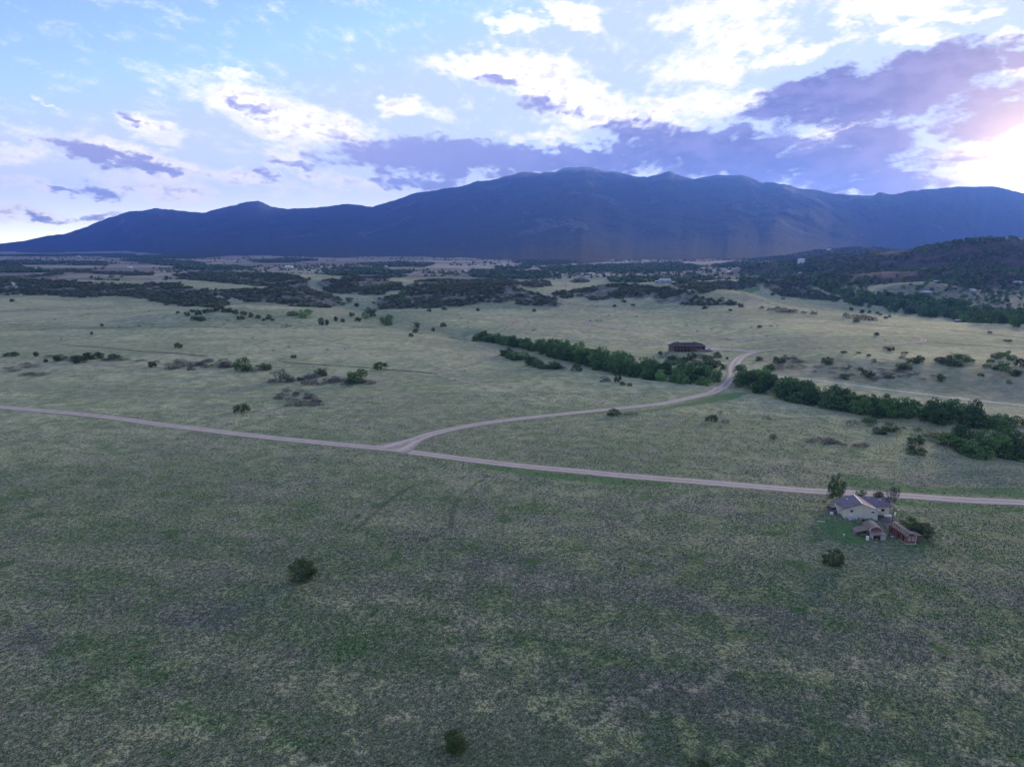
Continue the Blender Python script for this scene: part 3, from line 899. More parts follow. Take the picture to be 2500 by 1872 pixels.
TRACKS = [
    ('curved_track', [(1382, 755), (1322, 768), (1265, 784), (1246, 795), (1265, 806), (1322, 818), (1448, 828), (1540, 835), (1635, 842)], 7.5, faint, 'faint dirt track bending round the slope behind the brown lodge'),
    ('hill_track', [(1350, 679), (1363, 684), (1382, 692), (1366, 704), (1338, 713), (1341, 723), (1369, 735), (1404, 744), (1543, 757), (1701, 768), (1800, 774)], 7, faint, 'winding dirt track between two scrub hills'),
    ('mesa_track', [(1553, 758), (1464, 776), (1435, 787), (1454, 796), (1543, 807), (1701, 818), (1796, 828), (1900, 825), (1990, 821), (2018, 807), (2069, 800), (2130, 799)], 6.5, faint, 'looping two-wheel track over the flat mesa top'),
    ('loop_track', [(1895, 853), (1998, 848), (2055, 846), (2190, 842), (2238, 837), (2256, 832), (2243, 823), (2205, 815), (2085, 800)], 6.5, faint, 'dirt track looping at the right end of the mesa'),
    ('valley_track', [(1862, 690), (1861, 702), (1858, 714), (1827, 730), (1847, 739), (1958, 750), (2037, 758)], 6, faint, 'dirt track dropping between dark scrub right of the mesa'),
    ('bend_track', [(1296, 951), (1138, 932), (1068, 912), (1138, 894), (1195, 875), (1211, 862), (1185, 850), (1138, 838), (1060, 826)], 5, faint, 'two-wheel track with a sharp bend left of the tree belt'),
    ('straight_cut', [(690, 884), (800, 892), (885, 897), (980, 905), (1068, 912)], 5, oldcut, 'dark straight furrow through the grass left of the bend'),
    ('left_track_upper', [(-40, 759), (100, 758), (190, 756), (316, 746), (400, 748), (459, 749)], 5.5, faint, 'uppermost faint track on the left slope below the scrub ridge'),
    ('left_track_middle', [(-40, 792), (100, 789), (253, 783), (340, 774), (424, 766)], 5, faint, 'faint track climbing to the juniper knoll'),
    ('left_track_lower', [(-40, 809), (90, 805), (190, 801), (411, 799), (560, 799), (696, 798)], 5, oldcut, 'dark grassy line running level across the left slope'),
    ('left_furrow', [(150, 841), (316, 855), (420, 862), (506, 870)], 5.5, oldcut, 'dark furrow slanting above the row of left shrubs'),
    ('shrub_track', [(-40, 885), (60, 887), (190, 890), (380, 897), (470, 902)], 4.0, faint, 'faint track just below the row of left shrubs'),
    ('near_track', [(221, 948), (340, 953), (475, 956), (696, 962), (860, 967), (1000, 969)], 3.4, faint, 'faint track through pale grass above the main road'),
    ('slope_track', [(2469, 915), (2400, 930), (2350, 945), (2306, 959)], 14, pale_grass, 'pale grassy strip slanting down to the ranch track'),
    ('mesa_line_upper', [(1960, 772), (2100, 790), (2240, 800), (2370, 810), (2500, 826)], 4.5, oldcut, 'thin dark line along the far edge of the mesa'),
    ('mesa_line_lower', [(2280, 836), (2360, 842), (2430, 846), (2520, 852)], 5, oldcut, 'dark line at the right end of the mesa below the loop'),
    ('lodge_line', [(1620, 818), (1700, 824), (1790, 830)], 4, oldcut, 'dark thin line in the grass behind the lodge roof'),
    ('scrub_path', [(30, 688), (38, 701), (46, 712), (52, 722)], 7, pale_dirt, 'pale dirt path cutting through the left scrub ridge'),
    ('tyre_marks', [(1195, 1160), (1150, 1190), (1115, 1225), (1105, 1260), (1100, 1290)], 2.2, tyremark, 'dark tyre marks curving in the near field below the junction'),
    ('tyre_marks_pale', [(1010, 1185), (960, 1215), (905, 1262), (860, 1300)], 2.0, tyremark, 'thin tyre marks slanting in the near field left of centre'),
]
for nm, pts, w, m_, lb in TRACKS:
    strip(nm, pts, w, m_, lb, 0.10)
strip('farmyard', [(2150, 1236), (2165, 1262), (2185, 1290), (2205, 1315)], 7, yard, 'bare trodden yard between the tan house and the red shed', 0.14)

# ------------------------------------------------------------------ plants
def leaf_mat(name, c0, c1, c2):
    def b(gg, bs, out):
        isl = gg.n('ShaderNodeNewGeometry').outputs['Random Per Island']
        obr = gg.n('ShaderNodeObjectInfo').outputs['Random']
        col = gg.mix(isl, c0, c1)
        col = gg.mix(gg.m('MULTIPLY', obr, 0.55), col, c2)
        col = gg.v('SCALE', col, gg.step(gg.m('FRACT', gg.m('MULTIPLY', obr, 7.31)), 0.0, 1.0, 0.62, 1.5))
        gg.put(bs.inputs['Base Color'], col)
        bs.inputs['Roughness'].default_value = 0.75
        bs.inputs['Specular IOR Level'].default_value = 0.2
    return mat(name, b)


L_DARK = leaf_mat('leaf_dark', (0.030, 0.052, 0.018), (0.095, 0.140, 0.044), (0.055, 0.090, 0.030))
L_OAK = leaf_mat('leaf_oak', (0.045, 0.088, 0.026), (0.125, 0.215, 0.060), (0.080, 0.160, 0.042))
L_BRIGHT = leaf_mat('leaf_bright', (0.080, 0.165, 0.036), (0.170, 0.300, 0.075), (0.115, 0.215, 0.065))
L_GREY = leaf_mat('leaf_grey', (0.050, 0.052, 0.052), (0.125, 0.115, 0.112), (0.075, 0.086, 0.066))
L_YELLOW = leaf_mat('leaf_yellow', (0.130, 0.120, 0.030), (0.270, 0.230, 0.055), (0.180, 0.160, 0.045))
L_SAGE = leaf_mat('leaf_sage', (0.060, 0.075, 0.055), (0.130, 0.145, 0.105), (0.090, 0.105, 0.075))
L_SCRUB = leaf_mat('leaf_scrub', (0.065, 0.085, 0.034), (0.185, 0.205, 0.090), (0.160, 0.140, 0.090))
BARK = plain('bark', (0.115, 0.095, 0.080), 0.95, 0.1, wear=0.45, scale=5)
PALEBARK = plain('pale_bark', (0.36, 0.33, 0.29), 0.9, 0.1, wear=0.35, scale=6)


def crown_mesh(name, seed, n, leaf, clumps, zc=0.35, foot=0.3, base=0.0, hollow=0.35, clump_r=0.2, up=0.0, aspect=0.7):
    """unit crown: width 1, height 1, standing on z = 0; a lumpy cloud of leaf-sized faces"""
    rs = np.random.default_rng(seed)
    cc = []
    while len(cc) < clumps:
        t = rs.uniform(0.04, 0.97)
        a = rs.uniform(0, 2 * math.pi)
        k = zc                                     # height of the widest level
        prof = math.sqrt(max(0.0, 1 - ((t - k) / (1 - k)) ** 2)) if t > k else 1 - foot * (k - t) / k
        rad = 0.42 * prof * rs.uniform(0.62, 1.0) ** 0.5
        cc.append((math.cos(a) * rad, math.sin(a) * rad, base + t * (0.9 - base)))
    cc.append((0, 0, base + 0.4 * (1 - base)))
    cc = np.array(cc)
    cr = rs.uniform(0.65, 1.15, len(cc)) * clump_r
    cr[-1] = 0.28
    w = cr ** 2
    pick = rs.choice(len(cc), n, p=w / w.sum())
    d = rs.normal(size=(n, 3))
    d /= np.linalg.norm(d, axis=1)[:, None]
    rad = cr[pick] * rs.uniform(hollow, 1.0, n) ** 0.45
    pos = cc[pick] + d * rad[:, None] * np.array([1, 1, 0.9])
    pos[:, 2] = np.clip(pos[:, 2], 0.015, None)
    nr = d + rs.normal(size=(n, 3)) * 0.55 + np.array([0, 0, up])
    nr /= np.linalg.norm(nr, axis=1)[:, None]
    t = np.cross(nr, rs.normal(size=(n, 3)))
    t /= np.linalg.norm(t, axis=1)[:, None] + 1e-9
    b = np.cross(nr, t)
    s = leaf * rs.uniform(0.6, 1.4, n)[:, None]
    V = np.stack([pos - t * s - b * s * aspect * .4, pos + b * s * aspect, pos + t * s + b * s * .1, pos - b * s * aspect], 1).reshape(-1, 3)
    return np_mesh(name, V, np.arange(4 * n).reshape(n, 4), smooth=False)


def tube_geo(p0, p1, r0, r1, n=6):
    p0, p1 = np.array(p0, float), np.array(p1, float)
    d = p1 - p0
    d /= np.linalg.norm(d)
    a = np.cross(d, (0.3, 0.9, 0.1))
    a /= np.linalg.norm(a)
    b = np.cross(d, a)
    th = np.arange(n) * 2 * math.pi / n
    ring = np.cos(th)[:, None] * a + np.sin(th)[:, None] * b
    V = np.vstack([p0 + ring * r0, p1 + ring * r1])
    F = [(i, (i + 1) % n, n + (i + 1) % n, n + i) for i in range(n)]
    return V, F


def trunk_mesh(name, seed, top=0.6, r=0.035, limbs=5, first=0.2):
    rs = np.random.default_rng(seed)
    V, F = [], []

    def add(q):
        o = sum(len(v) for v in V)
        V.append(q[0])
        F.extend([tuple(i + o for i in f) for f in q[1]])
    bend = rs.uniform(-0.04, 0.04, 2)
    mid = (bend[0], bend[1], top * 0.5)
    tip = (bend[0] * 2, bend[1] * 2, top)
    add(tube_geo((0, 0, -0.04), mid, r, r * 0.7))
    add(tube_geo(mid, tip, r * 0.7, r * 0.3))
    for k in range(limbs):
        z = first + (top - first) * (k + 0.5) / limbs
        a = rs.uniform(0, 2 * math.pi)
        L = rs.uniform(0.2, 0.34)
        add(tube_geo((bend[0] * z / top, bend[1] * z / top, z), (math.cos(a) * L, math.sin(a) * L, z + L * 0.7), r * 0.42, r * 0.12, 5))
    return np_mesh(name, np.vstack(V), F, smooth=True)


# kinds: crown variants, trunk variants, leaf material
KIND = {}


def make_kind(k, leafm, barkm, nvar, crown_kw, trunk_kw, seed):
    cr, tr = [], []
    for i in range(nvar):
        c_ = crown_mesh(k + '_crown', seed + i, **crown_kw)
        c_.materials.append(leafm)
        t_ = trunk_mesh(k + '_trunk', seed + 50 + i, **trunk_kw)
        t_.materials.append(barkm)
        cr.append(c_)
        tr.append(t_)
    KIND[k] = (cr, tr)


shrub_c = dict(n=1300, leaf=0.040, clumps=26, zc=0.34, foot=0.15, clump_r=0.19)
near_c = dict(n=9000, leaf=0.0150, clumps=44, zc=0.38, foot=0.30, clump_r=0.135, hollow=0.3)
make_kind('juniper', L_DARK, BARK, 6, shrub_c, dict(top=0.5, r=0.05, limbs=5, first=0.08), 100)
make_kind('near_juniper', L_DARK, BARK, 4, near_c, dict(top=0.6, r=0.035, limbs=8, first=0.05), 200)
make_kind('near_green', L_OAK, BARK, 1, dict(n=7500, leaf=0.016, clumps=34, zc=0.52, foot=0.55, base=0.06, clump_r=0.135, hollow=0.3), dict(top=0.7, r=0.03, limbs=12, first=0.04), 260)
make_kind('oak', L_OAK, BARK, 6, dict(n=1500, leaf=0.036, clumps=28, zc=0.42, foot=0.35, base=0.04, clump_r=0.18), dict(top=0.65, r=0.03, limbs=5, first=0.15), 300)
make_kind('cottonwood', L_BRIGHT, BARK, 5, dict(n=1300, leaf=0.034, clumps=26, zc=0.45, foot=0.5, base=0.08, clump_r=0.15), dict(top=0.7, r=0.026, limbs=6, first=0.2), 400)
make_kind('brush', L_GREY, BARK, 5, dict(n=900, leaf=0.034, clumps=28, zc=0.3, foot=0.05, clump_r=0.15, up=-0.3, aspect=0.35), dict(top=0.4, r=0.02, limbs=6, first=0.02), 500)
make_kind('yellow_brush', L_YELLOW, BARK, 3, dict(n=700, leaf=0.040, clumps=24, zc=0.3, foot=0.05, clump_r=0.15), dict(top=0.4, r=0.02, limbs=6, first=0.02), 600)
make_kind('sage', L_SAGE, BARK, 4, dict(n=900, leaf=0.036, clumps=26, zc=0.36, foot=0.15, clump_r=0.16), dict(top=0.5, r=0.03, limbs=5, first=0.06), 700)
make_kind('tall_tree', L_OAK, BARK, 2, dict(n=6500, leaf=0.016, clumps=44, zc=0.42, foot=0.6, base=0.16, clump_r=0.12), dict(top=0.8, r=0.022, limbs=9, first=0.16), 800)
make_kind('thin_tree', L_SAGE, PALEBARK, 3, dict(n=700, leaf=0.020, clumps=16, zc=0.5, foot=0.6, base=0.45, clump_r=0.14, hollow=.1), dict(top=0.92, r=0.016, limbs=9, first=0.35), 900)

_pr = random.Random(5)


def plant(kind, name, px, py, w, h, label, cat, group=None, sink=0.0, xyz=None, real=False):
    """one plant: an Empty at its foot with its trunk and crown; w and h are photo pixels, or metres when real"""
    x, y, z = xyz if xyz else at(px, py)
    k = 1.0 if real else m_per_px(x, y)
    W, Ht = w * k * 1.12, h * k / (1.0 if real else 0.97)
    root = bpy.data.objects.new(name, None)
    root.empty_display_size = 0.5
    link(root)
    root.location = (x, y, z - sink - 0.03 * Ht)
    root.rotation_euler = (0, 0, _pr.uniform(0, 6.28))
    i = _pr.randrange(len(KIND[kind][0]))
    for nm, me in (('trunk', KIND[kind][1][i]), ('crown', KIND[kind][0][i])):
        o = bpy.data.objects.new(nm, me)
        link(o, root)
        o.scale = (W, W * _pr.uniform(.9, 1.1), Ht)
    tag(root, label, cat, group)
    return root


# --- single shrubs and trees one can point at: (kind, px, py of the foot, width, height, label)
SINGLES = [
    ('near_juniper', 738, 1412, 66, 52, 'large dark round juniper alone in the near field left of centre'),
    ('near_green', 1113, 1836, 58, 62, 'bushy green juniper with bare foot at the very bottom, left of centre'),
    ('near_juniper', 1712, 1905, 62, 52, 'top of a juniper cut off by the bottom edge of the picture'),
    ('near_juniper', 2033, 1376, 52, 40, 'dark wide juniper below the tan house, left of the red shed'),
    ('sage', 873, 1262, 15, 9, 'tiny green bush in the near field below the road junction'),
    ('brush', 1032, 1320, 22, 11, 'small bare mauve twig bush in the near field'),
    ('juniper', 591, 1006, 37, 23, 'round dark shrub just above the gravel road on the left'),
    ('oak', 873, 934, 48, 38, 'tall rounded oak at the right end of the left brush patch'),
    ('oak', 784, 917, 32, 19, 'twin-lobed oak shrub left of the tall rounded oak'),
    ('oak', 592, 905, 38, 36, 'tallest dark tree in the middle of the left shrub row'),
    ('oak', 646, 902, 36, 16, 'low wide oak right of the tallest tree in the left row'),
    ('sage', 685, 932, 54, 32, 'grey-green bushy oak above the left brush patch'),
    ('oak', 929, 903, 32, 20, 'dark oak bush standing on the straight furrow'),
    ('juniper', 717, 874, 14, 9, 'small dark juniper in open grass above the straight furrow'),
    ('juniper', 435, 849, 20, 13, 'small twin juniper in open grass above the left shrub row'),
    ('juniper', 372, 896, 19, 15, 'round juniper left of the grey brush in the left row'),
    ('sage', 422, 900, 38, 16, 'wide grey-green shrub in the left row beside the round juniper'),
    ('sage', 468, 903, 18, 15, 'narrow grey-green shrub in the left row'),
    ('juniper', 194, 885, 28, 18, 'dark juniper in the left row, lowest in its stretch'),
    ('juniper', 228, 875, 40, 17, 'wide dome-shaped shrub at the top of the left row'),
    ('juniper', 277, 875, 28, 12, 'low dark shrub right of the dome-shaped one'),
    ('oak', 148, 880, 30, 16, 'dark oak shrub second from the dome-shaped one to the left'),
    ('juniper', 88, 870, 12, 13, 'small upright juniper near the left edge of the shrub row'),
    ('juniper', 28, 869, 30, 11, 'low dark double shrub at the left edge of the picture'),
    ('juniper', 112, 884, 10, 9, 'tiny juniper below the left shrub row'),
    ('juniper', 249, 797, 8, 8, 'little round juniper on the level dark line, left slope'),
    ('juniper', 224, 817, 8, 8, 'little round juniper just below the level dark line'),
    ('juniper', 30, 737, 13, 8, 'little shrub at the foot of the left scrub ridge'),
    ('cottonwood', 746, 775, 38, 23, 'bright green tree right of the juniper knoll'),
    ('oak', 716, 770, 30, 11, 'dark flat shrub touching the bright green tree by the knoll'),
    ('juniper', 785, 793, 15, 19, 'tall juniper of a pair below the bright green tree'),
    ('juniper', 799, 794, 11, 15, 'short juniper of a pair below the bright green tree'),
    ('juniper', 820, 784, 11, 13, 'egg-shaped juniper in the draw right of the juniper pair'),
    ('juniper', 837, 786, 11, 9, 'small round juniper beside the egg-shaped one'),
    ('juniper', 874, 784, 14, 10, 'round juniper in the draw left of the green cottonwoods'),
    ('juniper', 859, 772, 13, 11, 'dark juniper in the draw above the others'),
    ('brush', 698, 798, 25, 8, 'low grey shrub below the juniper knoll'),
    ('cottonwood', 853, 737, 18, 12, 'small bright tree at the head of the draw between the hills'),
    ('juniper', 871, 748, 13, 9, 'dark shrub below the small bright tree at the head of the draw'),
    ('cottonwood', 892, 778, 18, 18, 'pale green cottonwood, left of two in the draw'),
    ('cottonwood', 905, 773, 32, 25, 'largest bright cottonwood in the draw between the hills'),
    ('oak', 944, 794, 30, 29, 'full dark green tree in the draw right of the cottonwoods'),
    ('cottonwood', 1017, 803, 17, 19, 'small yellow-green tree above the bent track'),
    ('juniper', 1014, 812, 14, 11, 'dark juniper at the foot of the small yellow-green tree'),
    ('juniper', 1003, 822, 11, 9, 'dark juniper just below the yellow-green tree'),
    ('juniper', 1058, 809, 10, 10, 'upright juniper right of the yellow-green tree'),
    ('juniper', 1083, 797, 15, 10, 'dark rounded shrub on the slope below the central hill'),
    ('juniper', 1048, 761, 11, 9, 'dark shrub at the lower left foot of the central hill'),
    ('juniper', 1085, 757, 15, 8, 'wide dark shrub at the foot of the central hill'),
    ('juniper', 1167, 759, 9, 8, 'little round shrub in open grass under the central hill'),
    ('juniper', 1304, 761, 10, 8, 'little round shrub left of the bent track, under the central hill'),
    ('juniper', 1523, 738, 11, 7, 'little shrub in front of the right scrub hill, left one'),
    ('juniper', 1545, 747, 10, 6, 'little low shrub in front of the right scrub hill, right one'),
    ('juniper', 1500, 750, 8, 7, 'tiny shrub beside the dirt track under the right scrub hill'),
    ('juniper', 1721, 754, 12, 8, 'little dark shrub at the right foot of the right scrub hill'),
    ('juniper', 1783, 759, 8, 6, 'tiny shrub right of the right scrub hill'),
    ('juniper', 1808, 750, 13, 11, 'round shrub at the left start of the mesa rim'),
    ('juniper', 1407, 906, 24, 20, 'dark round tree standing free below the left tree belt'),
    ('juniper', 1508, 932, 17, 17, 'dark round shrub in the grass below the left tree belt'),
    ('sage', 1477, 931, 26, 13, 'spreading shrub left of the dark round shrub below the belt'),
    ('juniper', 1520, 940, 14, 9, 'small shrub touching the dark round shrub below the belt'),
    ('juniper', 1537, 942, 12, 8, 'last small shrub of the short row below the left belt'),
    ('juniper', 1500, 1013, 30, 16, 'dark shrub on the edge of the curving side road'),
    ('brush', 1540, 1013, 34, 8, 'low grey brush on the edge of the curving side road'),
    ('juniper', 1737, 1027, 28, 16, 'dark shrub below the curving side road'),
    ('brush', 1769, 1031, 24, 8, 'low grey brush right of the dark shrub below the side road'),
    ('brush', 1758, 1009, 16, 8, 'small grey bush between the side road and the dark shrub'),
    ('brush', 1872, 1023, 22, 8, 'small grey bush in the grass below the right tree belt'),
    ('sage', 1888, 1071, 20, 12, 'pale green bush alone in the grass below the right belt'),
    ('oak', 2235, 1084, 38, 24, 'upper of two dark shrubs left of the big right-hand thicket'),
    ('juniper', 2235, 1108, 40, 22, 'lower of two dark shrubs left of the big right-hand thicket'),
    ('brush', 2082, 1038, 30, 14, 'grey round brush below the right tree belt'),
    ('oak', 2123, 1032, 42, 13, 'low green shrub just under the right tree belt'),
    ('oak', 2147, 1058, 32, 16, 'dark green shrub, left of a touching pair below the belt'),
    ('oak', 2172, 1051, 38, 18, 'dark green shrub, right of a touching pair below the belt'),
    ('yellow_brush', 2125, 1040, 20, 7, 'small yellow flowering bush under the low green shrub'),
    ('yellow_brush', 2170, 1033, 32, 7, 'yellow flowering bush below the middle of the right belt'),
    ('yellow_brush', 2238, 1050, 22, 6, 'small yellow bush in grass right of the shrub pair'),
    ('yellow_brush', 2282, 1068, 52, 14, 'widest yellow bush, left of the big right-hand thicket'),
    ('yellow_brush', 2205, 1046, 18, 5, 'tiny yellow bush between the shrub pair and the next yellow bush'),
    ('juniper', 1879, 905, 28, 17, 'dome-shaped juniper above the start of the ranch track'),
    ('juniper', 1853, 880, 18, 10, 'dark shrub at the inner bend of the side road'),
    ('oak', 1901, 886, 30, 17, 'dark shrub right of the side road bend'),
    ('sage', 1926, 877, 38, 11, 'flat wide shrub at the top of the right slope, left end'),
    ('juniper', 2020, 889, 28, 19, 'round juniper at the top of the right slope'),
    ('brush', 1920, 898, 58, 9, 'long low grey brush right of the dome-shaped juniper'),
    ('juniper', 2118, 920, 29, 19, 'largest round juniper in the middle of the right slope'),
    ('juniper', 2062, 925, 23, 15, 'juniper left of the largest one on the right slope'),
    ('sage', 2171, 922, 27, 15, 'grey-green round shrub right of the largest slope juniper'),
    ('juniper', 2206, 901, 36, 17, 'broad dark dome juniper high on the right slope'),
    ('sage', 2204, 875, 17, 10, 'small grey shrub above the broad dome juniper'),
    ('juniper', 2228, 886, 30, 14, 'dark low juniper right of the small grey shrub'),
    ('juniper', 2246, 883, 18, 17, 'upright juniper at the end of the low one'),
    ('juniper', 2296, 930, 19, 19, 'egg-shaped juniper alone above the ranch track'),
    ('juniper', 2121, 870, 9, 7, 'tiny juniper at the mesa brink'),
    ('juniper', 2175, 857, 16, 12, 'right juniper of a pair on the mesa top'),
    ('sage', 2163, 854, 17, 9, 'left grey shrub of a pair on the mesa top'),
    ('juniper', 2060, 861, 14, 5, 'flat little shrub on the mesa top, left one'),
    ('juniper', 2096, 862, 11, 4, 'flat little shrub on the mesa top, middle one'),
    ('juniper', 2209, 863, 15, 5, 'flat little shrub on the mesa top right of the pair'),
    ('sage', 2074, 897, 10, 9, 'small pale round shrub between two slope junipers'),
    ('sage', 2133, 885, 12, 11, 'small pale shrub above the largest slope juniper'),
    ('oak', 2101, 904, 16, 9, 'small dark shrub left above the largest slope juniper'),
    ('oak', 2164, 972, 14, 13, 'small round tree on the belt side of the ranch track'),
    ('oak', 2463, 936, 12, 9, 'small dark shrub low on the far right slope'),
    ('juniper', 2394, 918, 15, 8, 'small dark shrub below the right shrub cluster'),
    ('juniper', 2490, 894, 28, 20, 'dark shrub at the right edge of the picture, upper one'),
    ('juniper', 2482, 916, 34, 16, 'dark shrub at the right edge of the picture, lower one'),
    ('juniper', 1854, 800, 12, 7, 'round shrub in the open mesa grass, leftmost'),
    ('juniper', 2090, 786, 15, 9, 'round shrub at the mesa rim'),
    ('juniper', 2139, 819, 14, 8, 'round shrub in the open mesa grass inside the loop'),
    ('juniper', 2416, 813, 10, 5, 'flat shrub on the far right of the mesa'),
    ('juniper', 2461, 832, 17, 4, 'long flat shrub on the far right of the mesa'),
    ('juniper', 1687, 880, 24, 20, 'dark round tree in front of the lodge, right of two'),
    ('juniper', 1669, 885, 17, 16, 'dark round tree in front of the lodge, left of two'),
    ('juniper', 1752, 873, 19, 15, 'dark round tree below the white car'),
    ('juniper', 1753, 892, 14, 13, 'small dark tree left of the road bend, below the white car'),
    ('juniper', 1766, 902, 16, 14, 'dark cone-shaped tree on the side road verge'),
    ('juniper', 1775, 877, 8, 6, 'tiny round shrub between the lodge and the side road'),
    ('oak', 1731, 897, 44, 21, 'wide dark oak below the lodge, right part'),
    ('oak', 1727, 879, 28, 15, 'dark oak just below the lodge stairs'),
    ('oak', 1645, 879, 28, 13, 'low green oak below the left end of the lodge'),
    ('sage', 1709, 874, 28, 10, 'grey-green shrub right under the lodge stairs'),
    ('oak', 1700, 893, 26, 13, 'dark oak between the wide oak and the tree belt'),
    ('oak', 1636, 890, 30, 12, 'dark low oak left of the two round trees'),
    ('juniper', 1612, 865, 12, 9, 'small dark shrub left of the lodge'),
    ('brush', 1629, 865, 16, 5, 'flat grey brush left of the lodge'),
    ('brush', 1620, 874, 24, 9, 'grey brush below the left corner of the lodge'),
]
for k, px, py, w, h, lb in SINGLES:
    nm = {'near_juniper': 'juniper', 'near_green': 'juniper', 'brush': 'twig_bush', 'sage': 'shrub', 'oak': 'oak', 'cottonwood': 'cottonwood', 'juniper': 'juniper', 'yellow_brush': 'flowering_bush'}[k]
    plant(k, nm, px, py, w, h, lb, 'tree' if k in ('oak', 'cottonwood') else 'shrub')

# --- clusters: each member is told apart by its place in the row
ORD = ['leftmost', 'second', 'third', 'fourth', 'fifth', 'sixth', 'seventh', 'eighth', 'ninth', 'tenth', 'eleventh', 'rightmost']


def cluster(kind, name, items, what, cat, group):
    for k, (px, py, w, h) in enumerate(sorted(items)):
        o = 'rightmost' if k == len(items) - 1 else ORD[k]
        plant(kind, name, px, py, w, h, (o if o.endswith('most') else o + ' from the left') + ' of the ' + what, cat, group)


cluster('juniper', 'juniper', [(434, 765, 8, 7), (457, 771, 13, 11), (485, 769, 15, 13), (500, 763, 14, 9), (512, 762, 14, 10), (528, 760, 16, 11), (548, 761, 14, 11), (560, 763, 15, 12), (575, 766, 14, 11), (470, 762, 12, 8), (540, 755, 12, 8)],
        'junipers along the top of the small knoll', 'shrub', 'junipers on the knoll')
cluster('juniper', 'juniper', [(595, 769, 15, 12), (613, 774, 12, 12), (630, 777, 13, 10), (655, 779, 15, 12), (478, 781, 22, 11), (494, 783, 17, 12), (588, 779, 18, 9), (644, 783, 9, 6), (666, 783, 8, 6)],
        'junipers on the lower side of the small knoll', 'shrub', 'junipers below the knoll')
cluster('oak', 'oak', [(2292, 884, 26, 13), (2312, 880, 30, 14), (2330, 876, 30, 14), (2352, 878, 32, 14), (2330, 893, 36, 15), (2310, 890, 26, 12), (2366, 884, 24, 12), (2345, 890, 28, 12)],
        'oaks in the long cluster high on the right slope', 'tree', 'oak cluster on the right slope')
cluster('oak', 'oak', [(2432, 876, 26, 15), (2452, 870, 30, 16), (2470, 880, 26, 14), (2435, 902, 26, 14), (2456, 908, 28, 15), (2448, 893, 26, 12), (2410, 896, 20, 9), (2418, 884, 18, 8)],
        'oaks in the loose cluster by the right edge', 'tree', 'oak cluster by the right edge')
cluster('sage', 'shrub', [(1904, 760, 30, 12), (1920, 762, 22, 10), (1936, 763, 26, 9), (1963, 765, 14, 6), (1987, 767, 16, 9), (2066, 775, 18, 12), (2086, 777, 26, 10), (2112, 780, 32, 12), (2132, 782, 24, 9), (1860, 754, 12, 7), (1880, 757, 14, 7)],
        'shrubs in the broken row on the mesa rim', 'shrub', 'shrubs along the mesa rim')
cluster('juniper', 'juniper', [(2078, 758, 10, 8), (2105, 764, 13, 9), (2123, 764, 8, 7), (2142, 766, 8, 6), (2171, 774, 8, 6), (2162, 778, 9, 7), (1886, 721, 9, 6), (1912, 731, 8, 5), (2150, 770, 8, 5)],
        'small junipers just beyond the mesa rim', 'shrub', 'junipers beyond the mesa rim')

# --- low grey brush: mats of twiggy bushes
def mat_of(kind, name, poly, n, wr, hr, label, cat, group):
    rs = random.Random(len(group) * 31 + n)
    xs, ys = [p[0] for p in poly], [p[1] for p in poly]
    k = 0
    while k < n:
        px, py = rs.uniform(min(xs), max(xs)), rs.uniform(min(ys), max(ys))
        if not in_poly(np.array([px]), np.array([py]), poly)[0]:
            continue
        plant(kind, name, px, py, rs.uniform(*wr), rs.uniform(*hr), label, cat, group)
        k += 1


mat_of('brush', 'twig_bush', [(700, 928), (760, 918), (830, 925), (900, 932), (925, 940), (870, 945), (760, 940), (700, 940)], 34, (16, 32), (6, 11), 'low grey twig bush in the mat left of the tall rounded oak', 'bush', 'brush mat by the rounded oak')
mat_of('brush', 'twig_bush', [(660, 962), (720, 952), (745, 962), (800, 975), (812, 984), (760, 1000), (700, 992), (668, 976)], 24, (16, 30), (6, 10), 'low grey twig bush in the patch above the round roadside shrub', 'bush', 'brush patch above the road')
mat_of('brush', 'twig_bush', [(420, 882), (520, 880), (580, 892), (640, 906), (620, 914), (540, 900), (440, 895)], 30, (16, 32), (6, 11), 'low grey twig bush in the row around the tallest left tree', 'bush', 'brush in the left shrub row')
mat_of('brush', 'twig_bush', [(120, 870), (260, 872), (350, 880), (420, 884), (400, 889), (300, 884), (150, 882)], 16, (20, 36), (4, 8), 'flat grey twig bush in the left part of the shrub row', 'bush', 'brush in the far left shrub row')
mat_of('brush', 'twig_bush', [(0, 884), (70, 888), (130, 893), (120, 918), (30, 918), (0, 905)], 7, (24, 44), (4, 7), 'flat grey twig bush below the left end of the shrub row', 'bush', 'brush by the left edge')
mat_of('brush', 'twig_bush', [(1950, 1068), (2010, 1072), (2110, 1086), (2116, 1093), (2030, 1091), (1960, 1076)], 12, (18, 34), (6, 10), 'low mauve twig bush in the short row below the right belt', 'bush', 'brush below the right belt')
mat_of('brush', 'twig_bush', [(1930, 878), (2100, 882), (2280, 892), (2290, 925), (2090, 935), (1960, 908)], 34, (12, 28), (3, 6), 'low mauve twig bush scattered on the right slope', 'bush', 'brush on the right slope')
mat_of('brush', 'twig_bush', [(2330, 1095), (2180, 1062), (2300, 1075), (2420, 1110)], 10, (14, 26), (4, 8), 'low mauve twig bush in front of the big right-hand thicket', 'bush', 'brush before the right thicket')
mat_of('brush', 'twig_bush', [(1600, 868), (1700, 882), (1760, 888), (1760, 906), (1680, 895), (1600, 885)], 18, (14, 24), (5, 9), 'low grey twig bush among the trees below the lodge', 'bush', 'brush below the lodge')
mat_of('brush', 'twig_bush', [(30, 720), (700, 780), (1000, 830), (1240, 800), (1180, 950), (800, 900), (100, 830)], 26, (5, 10), (2, 4), 'tiny dark bush dotted over the middle grassland', 'bush', 'tiny bushes on the middle grassland')
